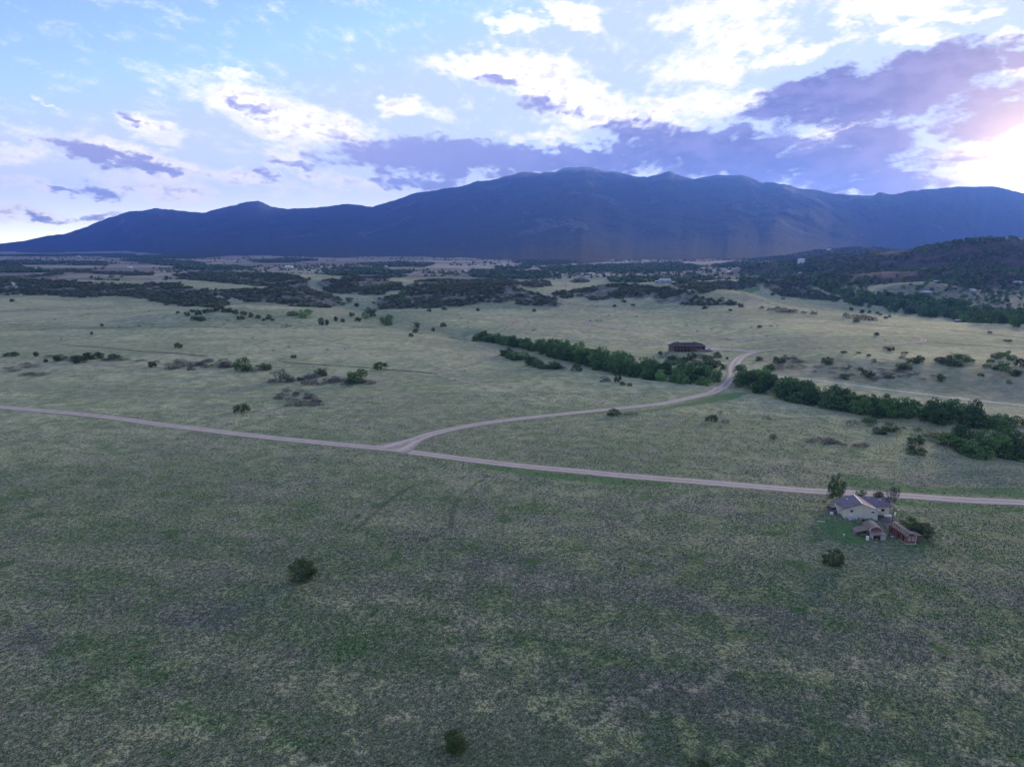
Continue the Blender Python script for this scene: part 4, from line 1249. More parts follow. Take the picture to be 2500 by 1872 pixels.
mat_of('brush', 'twig_bush', [(1000, 770), (1240, 765), (1800, 780), (2300, 810), (2200, 835), (1700, 835), (1350, 812), (1100, 800)], 22, (5, 10), (2, 4), 'tiny dark bush dotted over the mesa grass', 'bush', 'tiny bushes on the mesa')


# --- belts of trees: rows of feet along the creek
def belt(rows, label, group, seed, spacing, hr, wr, p_bright=0.1, sink=0.6):
    rs = random.Random(seed)
    for row in rows:
        pts = [at(*p) for p in row]
        cum = [0.0]
        for a, b in zip(pts[:-1], pts[1:]):
            cum.append(cum[-1] + math.hypot(a[0] - b[0], a[1] - b[1]))
        s = rs.uniform(0, 2)
        while s < cum[-1]:
            x = float(np.interp(s, cum, [p[0] for p in pts])) + rs.uniform(-3.4, 3.4)
            y = float(np.interp(s, cum, [p[1] for p in pts])) + rs.uniform(-3.4, 3.4)
            z = float(ground_z(x, y))
            br = rs.random() < p_bright
            hgt = (hr[0] - 1.5 + (hr[1] - hr[0] + 3.5) * rs.random() ** 1.3) * (1.12 if br else 1)
            plant('cottonwood' if br else 'oak', 'cottonwood' if br else 'oak', 0, 0, rs.uniform(*wr), hgt,
                  label[1] if br else label[0], 'tree', group, sink, (x, y, z), True)
            s += spacing * 0.86 * (rs.uniform(0.7, 1.35) if rs.random() > .05 else 1.8)


belt([[(1163, 829), (1236, 841), (1321, 856)], [(1180, 827), (1260, 840), (1330, 852)]],
     ('dark oak in the narrow far left end of the left tree belt', 'bright green tree in the narrow far end of the left belt'), 'left tree belt, far end', 1, 6.8, (6.5, 10), (8, 12), .06)
belt([[(1225, 866), (1268, 878), (1310, 880)], [(1296, 893), (1340, 900), (1380, 901)]],
     ('oak in the low clump just below the left tree belt', 'bright tree in the low clump below the left belt'), 'clump below the left belt', 2, 7.0, (5, 8), (8, 12), 0.0)
belt([[(1322, 862), (1380, 876), (1440, 890), (1490, 896), (1560, 898)], [(1335, 852), (1400, 862), (1470, 876), (1540, 886)], [(1350, 868), (1420, 890), (1465, 898)]],
     ('dark oak in the middle of the left tree belt', 'bright cottonwood in the middle of the left tree belt'), 'left tree belt, middle', 3, 7.2, (8, 13), (9, 13), .26)
belt([[(1465, 902), (1520, 916), (1600, 928), (1680, 938), (1722, 941)], [(1500, 905), (1580, 915), (1660, 924), (1755, 930)], [(1530, 904), (1620, 912), (1700, 916), (1750, 918)]],
     ('dark oak in the left tree belt near the side road', 'bright cottonwood in the left belt near the side road'), 'left tree belt by the road', 4, 7.2, (8, 12.5), (9, 13), .22)
belt([[(1808, 944), (1860, 960), (1930, 976), (2000, 991), (2060, 1002)], [(1815, 930), (1870, 945), (1940, 962), (2020, 982), (2080, 995)], [(1812, 918), (1840, 924), (1868, 932)]],
     ('dark oak in the right tree belt near the side road', 'bright green tree in the right belt near the side road'), 'right tree belt by the road', 5, 6.6, (7.5, 12), (9, 13), .10)
belt([[(2075, 1004), (2140, 1016), (2250, 1025), (2326, 1036), (2400, 1044), (2470, 1048)], [(2090, 992), (2170, 1004), (2260, 1014), (2340, 1024), (2420, 1034), (2500, 1042)], [(2200, 998), (2280, 1006), (2360, 1016)]],
     ('dark oak in the middle and right of the right tree belt', 'bright cottonwood in the right part of the right belt'), 'right tree belt, right part', 6, 6.6, (7, 11.5), (9, 13), .10)
belt([[(2330, 1100), (2400, 1114), (2480, 1122), (2560, 1130)], [(2320, 1088), (2400, 1098), (2500, 1108), (2560, 1114)], [(2370, 1082), (2450, 1092), (2520, 1098)]],
     ('dark oak in the big thicket at the right edge, nearest the house', 'bright tree in the big right-edge thicket'), 'right-edge thicket', 8, 6.2, (7, 11), (8, 12), 0.0)


def grove(poly, n, hr, label, group, seed, p_bright):
    rs = random.Random(seed)
    wp = np.array(wpoly(poly, 2))
    pts = []
    tries = 0
    while len(pts) < n and tries < 60000:
        tries += 1
        x, y = rs.uniform(wp[:, 0].min(), wp[:, 0].max()), rs.uniform(wp[:, 1].min(), wp[:, 1].max())
        if not in_poly(np.array([x]), np.array([y]), wp)[0] or any((x - a) ** 2 + (y - b) ** 2 < 60 for a, b in pts):
            continue
        pts.append((x, y))
        br = rs.random() < p_bright
        h = rs.uniform(*hr)
        plant('cottonwood' if br else 'oak', 'cottonwood' if br else 'oak', 0, 0, h * rs.uniform(.85, 1.25), h, label[1] if br else label[0], 'tree', group, .3, (x, y, float(ground_z(x, y))), True)


grove([(2060, 722), (2131, 738), (2213, 744), (2290, 752), (2345, 784), (2243, 772), (2172, 762), (2131, 754), (2050, 740), (2020, 728)], 70, (8, 14),
      ('dark tree in the valley wood beyond the mesa, left part', 'bright green tree in the valley wood, left part'), 'valley wood, left part', 31, .25)
grove([(2300, 776), (2345, 772), (2416, 772), (2500, 786), (2560, 790), (2560, 812), (2500, 803), (2436, 797), (2345, 787)], 60, (10, 15),
      ('dark willow-like tree in the valley wood behind the red-sided shed', 'pale green tree in the valley wood behind the red-sided shed'), 'valley wood, right part', 32, .42)

# ------------------------------------------------------------------ uncountable cover: brush on the hills, far woods, grass
def scatter(name, pts, sizes, protos, label, tilt=0.0, idx=None):
    """one object of points; geometry nodes stand a plant on each"""
    me = bpy.data.meshes.new(name)
    n = len(pts)
    me.vertices.add(n)
    me.vertices.foreach_set('co', np.asarray(pts, dtype=np.float32).ravel())
    rs = np.random.default_rng(n)
    for an, ty, key, dat in (('sc', 'FLOAT_VECTOR', 'vector', np.asarray(sizes, dtype=np.float32).ravel()),
                             ('rot', 'FLOAT_VECTOR', 'vector', np.column_stack([rs.normal(0, tilt, n), rs.normal(0, tilt, n), rs.uniform(0, 6.28, n)]).astype(np.float32).ravel()),
                             ('idx', 'INT', 'value', (rs.integers(0, len(protos), n) if idx is None else idx).astype(np.int32))):
        a = me.attributes.new(an, ty, 'POINT')
        a.data.foreach_set(key, dat)
    o = link(bpy.data.objects.new(name, me))
    gnt = bpy.data.node_groups.new(name, 'GeometryNodeTree')
    gnt.interface.new_socket('Geometry', in_out='INPUT', socket_type='NodeSocketGeometry')
    gnt.interface.new_socket('Geometry', in_out='OUTPUT', socket_type='NodeSocketGeometry')
    N = gnt.nodes.new
    gi, go = N('NodeGroupInput'), N('NodeGroupOutput')
    iop = N('GeometryNodeInstanceOnPoints')
    iop.inputs['Pick Instance'].default_value = True
    jn = N('GeometryNodeJoinGeometry')
    for p in protos[::-1]:
        oi = N('GeometryNodeObjectInfo')
        oi.inputs['Object'].default_value = p
        oi.inputs['As Instance'].default_value = True
        gnt.links.new(oi.outputs['Geometry'], jn.inputs[0])
    gnt.links.new(gi.outputs[0], iop.inputs['Points'])
    gnt.links.new(jn.outputs[0], iop.inputs['Instance'])
    for an, ty, sock in (('sc', 'FLOAT_VECTOR', 'Scale'), ('rot', 'FLOAT_VECTOR', 'Rotation'), ('idx', 'INT', 'Instance Index')):
        na = N('GeometryNodeInputNamedAttribute')
        na.data_type = ty
        na.inputs['Name'].default_value = an
        gnt.links.new(na.outputs['Attribute'], iop.inputs[sock])
    gnt.links.new(iop.outputs[0], go.inputs[0])
    md = o.modifiers.new('scatter', 'NODES')
    md.node_group = gnt
    tag(o, label, kind='stuff')
    return o


def proto(name, me):
    return bpy.data.objects.new(name, me)      # never linked: only a source of instances


def fill(polys, density, jitter_noise=None, keep=None, seed=1):
    rs = np.random.default_rng(seed)
    out = []
    for p in polys:
        p = np.array(p)
        x0, x1, y0, y1 = p[:, 0].min(), p[:, 0].max(), p[:, 1].min(), p[:, 1].max()
        n = int((x1 - x0) * (y1 - y0) * density)
        if n < 1:
            continue
        x, y = rs.uniform(x0, x1, n), rs.uniform(y0, y1, n)
        wx_ = x + (fbm(x / 22, y / 22, 3) - .5) * 26
        wy_ = y + (fbm(x / 22 + 40, y / 22, 3) - .5) * 26
        k = in_poly(wx_, wy_, p)
        if keep is not None:
            k &= keep(x, y, rs)
        out.append(np.column_stack([x[k], y[k]]))
    return np.vstack(out)


brush_protos = []
for i in range(5):
    m_ = crown_mesh('brush_proto', 1500 + i, n=170, leaf=0.10, clumps=12, zc=0.34, foot=0.1, clump_r=0.24)
    m_.materials.append(L_SCRUB if i < 4 else L_OAK)
    brush_protos.append(proto('brush_proto', m_))
far_protos = []
for i in range(5):
    m_ = crown_mesh('far_proto', 1600 + i, n=90, leaf=0.13, clumps=9, zc=0.4, foot=0.3, clump_r=0.25)
    m_.materials.append(L_OAK if i != 2 else L_SCRUB)
    far_protos.append(proto('far_proto', m_))

# scrub oak on the hills of the middle distance
xy = fill(SCRUB, 0.040, keep=lambda x, y, r: fbm(x / 38 + 7, y / 38, 4) + r.uniform(-.12, .12, len(x)) > 0.435, seed=21)
w = rng.uniform(4.0, 9.0, len(xy))
h = w * rng.uniform(0.35, 0.62, len(xy))
scatter('scrub_oak', np.column_stack([xy, ground_z(xy[:, 0], xy[:, 1]) - 0.2]), np.column_stack([w, w, h]), brush_protos, 'dense dark scrub oak covering the low hills of the middle distance')
print('scrub', len(xy))
# woods and hedges of the valley floor
xy = fill(FARTREE, 0.0055, keep=lambda x, y, r: fbm(x / 160 + 3, y / 160, 4) + r.uniform(-.1, .1, len(x)) > 0.42, seed=22)
w = rng.uniform(9, 18, len(xy))
h = rng.uniform(6, 12, len(xy))
scatter('valley_woods', np.column_stack([xy, ground_z(xy[:, 0], xy[:, 1]) - 0.3]), np.column_stack([w, w, h]), far_protos, 'far dark woods and hedgerows on the valley floor')
print('valley', len(xy))
# single trees dotted over the farmland and the foot of the mountains
n = 9000
a_ = rng.uniform(-40, 40, n)
r_ = 1800 + 5200 * rng.random(n) ** 1.3
x, y = r_ * np.sin(np.radians(a_)), r_ * np.cos(np.radians(a_))
k = (fbm(x / 420 + 9, y / 260, 4) > 0.54) & (ground_z(x, y) < 12)
x, y = x[k], y[k]
w = rng.uniform(7, 15, len(x))
scatter('hedgerow_trees', np.column_stack([x, y, ground_z(x, y) - 0.3]), np.column_stack([w, w, w * rng.uniform(.5, .9, len(x))]), far_protos, 'tiny far trees dotted in lines over the valley farmland')
# junipers and pines on the reddish hills at the right
n = 60000
x, y = rng.uniform(450, 3000, n), rng.uniform(1350, 4600, n)
z = ground_z(x, y)
k = (x > 0.31 * y) & (np.hypot(x, y) > 1450) & (x < y * 1.15) & (z > 2 + 10 * rng.random(n)) & (fbm(x / 90 + 5, y / 90, 4) + rng.uniform(-.12, .12, n) > 0.42) & (np.hypot(x - KNOLL[0], y - KNOLL[1]) > 85)
xy = np.vstack([np.column_stack([x[k], y[k]]), fill([VALE], 0.0022, seed=25)])
w = rng.uniform(5.5, 11, len(xy))
scatter('hillside_junipers', np.column_stack([xy, ground_z(xy[:, 0], xy[:, 1]) - 0.3]), np.column_stack([w, w, w * rng.uniform(.6, 1.0, len(xy))]), far_protos, 'junipers dotting the dark reddish hills at the right')
# the body of the wood along the valley beyond the mesa
wood = [wpoly(p) for p in [[(1985, 697), (2010, 692), (2050, 702), (2131, 723), (2213, 724), (2274, 728), (2300, 752), (2330, 770), (2200, 752), (2131, 744), (2060, 728)],
                           [(2255, 752), (2290, 740), (2365, 745), (2362, 752), (2290, 757)], [(2290, 764), (2345, 756), (2416, 758), (2500, 774), (2560, 780), (2560, 792), (2480, 786), (2400, 776), (2330, 778)]]]
wood_protos = []
for i in range(5):
    m_ = crown_mesh('wood_proto', 1700 + i, n=420, leaf=0.065, clumps=18, zc=0.42, foot=0.35, base=.03, clump_r=0.19)
    m_.materials.append(L_BRIGHT if i == 4 else L_OAK)
    wood_protos.append(proto('wood_proto', m_))
xy = fill(wood, 0.011, seed=24)
w = rng.uniform(8, 14, len(xy))
scatter('valley_wood', np.column_stack([xy, ground_z(xy[:, 0], xy[:, 1]) - 0.3]), np.column_stack([w, w, w * rng.uniform(.75, 1.1, len(xy))]), wood_protos, 'mass of green trees filling the valley beyond the mesa')
print('wood', len(xy))
print('red', len(xy))


# tussocks of grass over the near field
def tuft_mesh(name, seed, n):
    rs = np.random.default_rng(seed)
    V, F = [], []
    for i in range(n):
        a = rs.uniform(0, 6.28)
        r0 = rs.uniform(0, 0.35)
        r1 = r0 + rs.uniform(0.1, 0.45)
        hh = rs.uniform(0.5, 1.0)
        wd = rs.uniform(0.05, 0.11)
        p0 = np.array([math.cos(a) * r0, math.sin(a) * r0, -0.05])
        p1 = np.array([math.cos(a) * r1, math.sin(a) * r1, hh])
        sd = np.array([-math.sin(a), math.cos(a), 0]) * wd
        o = len(V)
        V += [p0 - sd, p0 + sd, p1]
        F.append((o, o + 1, o + 2))
    return np_mesh(name, np.array(V), F, smooth=False, tris=True)


T_GREEN = leaf_mat('tuft_green', (0.090, 0.150, 0.052), (0.210, 0.290, 0.115), (0.135, 0.215, 0.085))
T_CURED = leaf_mat('tuft_cured', (0.22, 0.22, 0.145), (0.48, 0.46, 0.32), (0.31, 0.30, 0.21))
T_MAUVE = leaf_mat('tuft_mauve', (0.17, 0.155, 0.13), (0.32, 0.29, 0.24), (0.22, 0.20, 0.165))
T_HERB = leaf_mat('tuft_herb', (0.070, 0.150, 0.038), (0.160, 0.290, 0.080), (0.110, 0.210, 0.060))
tufts = []
for i, m0 in enumerate((T_GREEN, T_GREEN, T_CURED, T_CURED, T_MAUVE, T_HERB)):
    m_ = tuft_mesh('tuft', 70 + i, 16)
    m_.materials.append(m0)
    tufts.append(proto('tuft', m_))
n = 420000
a_ = rng.uniform(-40, 40, n)
r_ = 112 + 360 * rng.random(n) ** 1.9
x, y = r_ * np.sin(np.radians(a_)), r_ * np.cos(np.radians(a_))
road_xy = np.array([at(*p)[:2] for p in [(-260, 976), (0, 994), (407, 1038), (768, 1079), (1008, 1104), (1280, 1138), (1500, 1159), (1950, 1196), (2222, 1211), (2500, 1227), (2800, 1248)]])
br_xy = np.array([at(*p)[:2] for p in bp_[:14]])
k = (seg_dist(x, y, road_xy) > 4.6) & (seg_dist(x, y, br_xy) > 4.6) & (fbm(x / 5, y / 5, 3) > 0.38)
x, y = x[k], y[k]
st_, ma_, he_ = turf(x, y)
q_ = rng.random(len(x))
kind_ = np.where(q_ < 0.62, rng.integers(0, 2, len(x)), np.where(q_ < 0.9, rng.integers(2, 4, len(x)), 4))
kind_ = np.where(rng.random(len(x)) < he_ * 0.6, 5, kind_)
kind_ = np.where(rng.random(len(x)) < ma_ * 0.4, 4, kind_)
kind_ = np.where(rng.random(len(x)) < st_ * 0.5, rng.integers(2, 4, len(x)), kind_)
s_ = rng.uniform(0.18, 0.44, len(x)) * (1 + 0.7 * (rng.random(len(x)) > 0.95))
scatter('grass_tussocks', np.column_stack([x, y, ground_z(x, y)]), np.column_stack([s_ * 1.25, s_ * 1.25, s_ * rng.uniform(.3, .65, len(x))]), tufts, 'short tussocky green and cured grass of the near field', tilt=0.12, idx=kind_)
print('tufts', len(x))

# ------------------------------------------------------------------ building kit
class MB:
    """collects boxes, slabs, prisms and tubes into ONE mesh"""
    def __init__(s):
        s.V, s.F = [], []

    def add(s, V, F):
        o = len(s.V)
        s.V += [tuple(map(float, v)) for v in V]
        s.F += [tuple(i + o for i in f) for f in F]
        return s

    def box(s, x0, x1, y0, y1, z0, z1):
        V = [(x, y, z) for z in (z0, z1) for y in (y0, y1) for x in (x0, x1)]
        return s.add(V, [(0, 2, 3, 1), (4, 5, 7, 6), (0, 1, 5, 4), (1, 3, 7, 5), (3, 2, 6, 7), (2, 0, 4, 6)])

    def slab(s, pts, t):
        """polygon pts (counter-clockwise from above) thickened downwards by t"""
        n = len(pts)
        V = [tuple(p) for p in pts] + [(p[0], p[1], p[2] - t) for p in pts]
        F = [tuple(range(n)), tuple(range(2 * n - 1, n - 1, -1))]
        F += [(i, i + n, (i + 1) % n + n, (i + 1) % n) for i in range(n)]
        return s.add(V, F)

    def prism(s, prof, y0, y1):
        """profile of (x, z) extruded along y"""
        n = len(prof)
        V = [(x, y0, z) for x, z in prof] + [(x, y1, z) for x, z in prof]
        F = [tuple(range(n)), tuple(range(2 * n - 1, n - 1, -1))] + [(i, i + n, (i + 1) % n + n, (i + 1) % n) for i in range(n)]
        return s.add(V, F)

    def tube(s, p0, p1, r0, r1=None, n=10, cap=True):
        V, F = tube_geo(p0, p1, r0, r0 if r1 is None else r1, n)
        if cap:
            F = F + [tuple(range(n - 1, -1, -1)), tuple(range(n, 2 * n))]
        return s.add(V, F)

    def lathe(s, prof, cx=0, cy=0, n=14):
        V, F = [], []
        for r_, z in prof:
            for k in range(n):
                a = 2 * math.pi * k / n
                V.append((cx + r_ * math.cos(a), cy + r_ * math.sin(a), z))
        for i in range(len(prof) - 1):
            for k in range(n):
                F.append((i * n + k, i * n + (k + 1) % n, (i + 1) * n + (k + 1) % n, (i + 1) * n + k))
        F += [tuple(range(n - 1, -1, -1)), tuple((len(prof) - 1) * n + k for k in range(n))]
        return s.add(V, F)

    def build(s, name, material, parent=None, bevel=0.0, smooth=False):
        me = bpy.data.meshes.new(name)
        me.from_pydata(s.V, [], s.F)
        bm = bmesh.new()
        bm.from_mesh(me)
        bmesh.ops.recalc_face_normals(bm, faces=bm.faces)
        bm.to_mesh(me)
        bm.free()
        if smooth:
            for p in me.polygons:
                p.use_smooth = True
        me.materials.append(material)
        o = link(bpy.data.objects.new(name, me), parent)
        if bevel:
            b = o.modifiers.new('bevel', 'BEVEL')
            b.width = bevel
            b.segments = 2
            b.limit_method = 'ANGLE'
        return o


def thing(name, label, cat, px=None, py=None, rz=0.0, xyz=None, group=None, dz=0.0):
    x, y, z = xyz if xyz else at(px, py)
    o = bpy.data.objects.new(name, None)
    o.empty_display_size = 0.5
    link(o)
    o.location = (x, y, z + dz)
    o.rotation_euler = (0, 0, R(rz))
    tag(o, label, cat, group)
    return o


def shingle(name, c0, c1):
    def b(gg, bs, out):
        pos = gg.n('ShaderNodeTexCoord').outputs['Object']
        n1 = gg.noise(pos, 0.5, 4, 0.6, dims='3D')
        n2 = gg.noise(gg.mapping(pos, scale=(3.2, 3.2, 6)), 1.0, 2, 0.6, dims='3D')
        gg.put(bs.inputs['Base Color'], gg.mix(gg.step(gg.m('ADD', gg.m('MULTIPLY', n1, .5), gg.m('MULTIPLY', n2, .5)), .35, .65), c0, c1))
        bs.inputs['Roughness'].default_value = 0.85
    return mat(name, b)


STUCCO = plain('tan_stucco', (0.74, 0.65, 0.50), 0.9, 0.15, wear=0.16, scale=1.2)
FOUND = plain('pale_foundation', (0.66, 0.64, 0.62), 0.9, 0.15, wear=0.3, scale=2)
ROOFM = shingle('mauve_shingle', (0.165, 0.135, 0.160), (0.250, 0.205, 0.240))
ROOFB = shingle('brown_shingle', (0.085, 0.062, 0.058), (0.140, 0.105, 0.095))
ROOFT = shingle('tan_shingle', (0.205, 0.150, 0.115), (0.320, 0.245, 0.190))
TRIM_GLINT = plain('sun_glint_trim', (0.72, 0.70, 0.66), 0.45, 0.5, wear=0.1)  # roof edge trim with the low sun's glint painted into its colour
TRIMB = plain('rust_trim', (0.30, 0.165, 0.100), 0.7, 0.3, wear=0.25)
GLASS = plain('dark_glass', (0.020, 0.024, 0.030), 0.12, 0.6, wear=0.2)
WHITE = plain('white_paint', (0.78, 0.77, 0.74), 0.6, 0.4, wear=0.12)
RED = plain('red_boards', (0.285, 0.125, 0.100), 0.85, 0.2, wear=0.4, scale=3)
GREYW = plain('grey_boards', (0.30, 0.265, 0.235), 0.9, 0.15, wear=0.45, scale=4)
PALEW = plain('pale_boards', (0.50, 0.46, 0.44), 0.9, 0.15, wear=0.3, scale=4)
CEDAR = plain('cedar', (0.245, 0.130, 0.070), 0.75, 0.25, wear=0.35, scale=3)
DARKW = plain('dark_inside', (0.020, 0.017, 0.015), 0.95, 0.1, wear=0.3)
STONE = plain('lilac_stone', (0.30, 0.265, 0.255), 0.9, 0.15, wear=0.35, scale=3)
CONC = plain('concrete', (0.58, 0.57, 0.55), 0.9, 0.15, wear=0.15)
BLUEB = plain('pale_blue_plastic', (0.46, 0.62, 0.74), 0.5, 0.4, wear=0.15)
SOLAR = plain('solar_glass', (0.016, 0.018, 0.040), 0.35, 0.5, wear=0.2)
TYRE = plain('tyre', (0.025, 0.025, 0.026), 0.9, 0.2, wear=0.2)
POLEW = plain('pole_wood', (0.155, 0.125, 0.100), 0.95, 0.1, wear=0.35, scale=4)
STEEL = plain('galvanised', (0.48, 0.49, 0.50), 0.5, 0.5, metal=0.3, wear=0.2)


def window(parent, x, y, z, w, h, frame, pane, facing='y', blind=None, sill=True, mull=0):
    """window set 3 cm proud of a wall; facing 'y' looks to -y, 'x-' looks to -x"""
    fr = MB()
    t = 0.07
    if facing == 'y':
        for q in ((x - w / 2, x + w / 2, z - h / 2, z - h / 2 + t), (x - w / 2, x + w / 2, z + h / 2 - t, z + h / 2)):
            fr.box(q[0], q[1], y - .06, y + .02, q[2], q[3])
        for q in (x - w / 2, x + w / 2 - t):
            fr.box(q, q + t, y - .06, y + .02, z - h / 2 + t, z + h / 2 - t)
        for k in range(mull):
            q = x - w / 2 + w * (k + 1) / (mull + 1)
            fr.box(q - .03, q + .03, y - .055, y + .02, z - h / 2 + t, z + h / 2 - t)
    else:
        for q in ((z - h / 2, z - h / 2 + t), (z + h / 2 - t, z + h / 2)):
            fr.box(x - .06, x + .02, y - w / 2, y + w / 2, q[0], q[1])
        for q in (y - w / 2, y + w / 2 - t):
            fr.box(x - .06, x + .02, q, q + t, z - h / 2 + t, z + h / 2 - t)
    f = fr.build('window', frame, parent)
    p = MB()
    if facing == 'y':
        p.box(x - w / 2 + t, x + w / 2 - t, y - .03, y + .02, z - h / 2 + t, z + h / 2 - t)
    else:
        p.box(x - .03, x + .02, y - w / 2 + t, y + w / 2 - t, z - h / 2 + t, z + h / 2 - t)
    p.build('pane', pane, f)
    if blind and facing == 'y':
        MB().box(x - w / 2 + t, x + w / 2 - t, y - .045, y - .032, z, z + h / 2 - t).build('blind', blind, f)
    if sill and facing == 'y':
        MB().box(x - w / 2 - .08, x + w / 2 + .08, y - .14, y + .01, z - h / 2 - .09, z - h / 2 - .005).build('sill', frame, f)
    return f


# ------------------------------------------------------------------ tan house by the main road
hs = thing('house', 'tan stucco house with mauve hip-and-gable roof beside the gravel road', 'house', 2101, 1267, -8)
W2, ZE, ZR, DEP = 5.6, 3.9, 6.0, 8.6
MB().prism([(-W2, -.6), (W2, -.6), (W2, .75), (-W2, .75)], 0, DEP).build('foundation', FOUND, hs)
wl = MB()
wl.prism([(-W2 + .03, .75), (W2 - .03, .75), (W2 - .03, ZE), (0, ZR - .12), (-W2 + .03, ZE)], .03, DEP - .03)
wl.box(-6.5, -W2 + .02, 4.5, DEP - .06, -.6, ZE - .55)
wl.box(W2 - .02, 11.0, 4.9, 12.3, -.6, 3.65)
wl.build('wall', STUCCO, hs)
sl = (ZR - ZE) / W2
ov = 0.55
rf = MB()


def zroof(x):
    return ZR - sl * abs(x) + .02


rf.slab([(0, -ov, ZR + .02), (0, DEP + ov, ZR + .02), (-W2 - ov, DEP + ov, zroof(-W2 - ov)), (-W2 - ov, -ov, zroof(-W2 - ov))], .16)
rf.slab([(0, -ov, ZR + .02), (W2 + ov, -ov, zroof(W2 + ov)), (W2 + ov, DEP + ov, zroof(W2 + ov)), (0, DEP + ov, ZR + .02)], .16)
rf.slab([(-W2 - ov + .02, 4.1, zroof(W2 + ov) - .01), (-W2 - ov + .02, DEP + .5, zroof(W2 + ov) - .01), (-7.0, DEP + .5, zroof(7.0)), (-7.0, 4.1, zroof(7.0))], .14)
roof = rf.build('roof', ROOFM, hs)
wr = MB()
yr = 8.5
wr.slab([(2.0, yr, 5.30), (1.2, 4.3, 3.64), (11.6, 4.3, 3.64), (11.6, yr, 5.30)], .15)
wr.slab([(2.0, yr, 5.30), (11.6, yr, 5.30), (11.6, 12.8, 3.64), (2.0, 12.8, 3.64)], .15)
wr.build('wing_roof', ROOFM, hs)
gb = MB().prism([(0, 0), (1, 0), (1, 1)], 0, 1)
MB().add([(10.95, 4.9, 3.62), (10.95, 12.3, 3.62), (10.95, yr, 5.14), (10.75, 4.9, 3.62), (10.75, 12.3, 3.62), (10.75, yr, 5.14)], [(0, 1, 2), (5, 4, 3), (0, 3, 4, 1), (1, 4, 5, 2), (2, 5, 3, 0)]).build('gable_end', STUCCO, hs)
rc = MB()
rc.slab([(-.16, -ov - .02, ZR + .05), (.16, -ov - .02, ZR + .05), (.16, DEP + ov, ZR + .05), (-.16, DEP + ov, ZR + .05)], .08)
rc.build('ridge_cap', TRIM_GLINT, hs)
for sgn, mm in ((-1, TRIMB), (1, TRIM_GLINT)):  # right edge takes the painted sun glint, left edge keeps the rust colour
    tr = MB()
    tr.add([(0, -ov - .06, ZR + .06), (sgn * (W2 + ov), -ov - .06, zroof(W2 + ov) + .04), (sgn * (W2 + ov), -ov - .06, zroof(W2 + ov) - .26), (0, -ov - .06, ZR - .24),
            (0, -ov - .005, ZR + .06), (sgn * (W2 + ov), -ov - .005, zroof(W2 + ov) + .04), (sgn * (W2 + ov), -ov - .005, zroof(W2 + ov) - .26), (0, -ov - .005, ZR - .24)],
           [(0, 1, 2, 3), (7, 6, 5, 4), (0, 4, 5, 1), (1, 5, 6, 2), (2, 6, 7, 3), (3, 7, 4, 0)])
    o = tr.build('rake_trim', mm, hs)
    if sgn > 0:
        o['label'] = 'roof edge on the right gable slope with sun glint painted in'
MB().box(1.2, 11.6, 4.22, 4.29, 3.34, 3.62).build('fascia', TRIMB, hs)
MB().box(-W2 - ov - .06, -W2 - ov - .005, -ov, 4.05, zroof(W2 + ov) - .24, zroof(W2 + ov) - .0).build('fascia', TRIMB, hs)
window(hs, -3.2, 0.03, 2.95, 1.15, 1.2, WHITE, GLASS, blind=GREYW)
window(hs, 3.9, 0.03, 3.0, 1.2, 1.25, WHITE, GLASS, blind=WHITE)
window(hs, -3.6, 0.0, .42, 0.9, .42, FOUND, GLASS, sill=False)
window(hs, 3.6, 0.0, .42, 0.95, .42, FOUND, GLASS, sill=False)
window(hs, 8.9, 4.9, 2.0, 1.2, 1.1, WHITE, GLASS)
window(hs, -W2 + .03, 3.0, 2.2, 1.0, 1.1, WHITE, GLASS, facing='x-')
window(hs, -6.5, 6.6, 1.9, 1.0, 1.0, WHITE, GLASS, facing='x-')
dr = MB().box(-6.45, -5.7, 4.42, 4.5, .1, 2.1).build('door', WHITE, hs)
MB().tube((-5.85, 4.41, 1.1), (-5.85, 4.35, 1.1), .04).build('handle', STEEL, dr)
for x, y in ((-3.4, 5.4), (8.2, 6.6)):
    z = zroof(x) if x < 0 else 4.57
    v = MB().lathe([(.13, z - .2), (.13, z + .55)], x, y, 10).build('roof_vent', GREYW, hs)
    MB().lathe([(.30, z + .56), (.34, z + .66), (.18, z + .80)], x, y, 10).build('vent_cap', WHITE, v)


def house_pt(x, y, root=None):
    root = root or hs
    a = root.rotation_euler[2]
    X = root.location.x + x * math.cos(a) - y * math.sin(a)
    Y = root.location.y + x * math.sin(a) + y * math.cos(a)
    return X, Y, float(ground_z(X, Y))


def barrel(label, xyz, r_, h_, m_, group=None):
    o = thing('barrel', label, 'barrel', xyz=xyz, group=group)
    MB().lathe([(r_ * .9, -.05), (r_ * .96, .04), (r_, h_ * .3), (r_ * .97, h_ * .33), (r_ * 1.02, h_ * .5), (r_ * .97, h_ * .67), (r_, h_ * .7), (r_ * .96, h_ * .96)]).build('drum', m_, o, smooth=True)
    MB().lathe([(r_ * .97, h_ * .96), (r_ * .99, h_ * .985), (r_ * .85, h_)]).build('lid', m_, o)
    return o


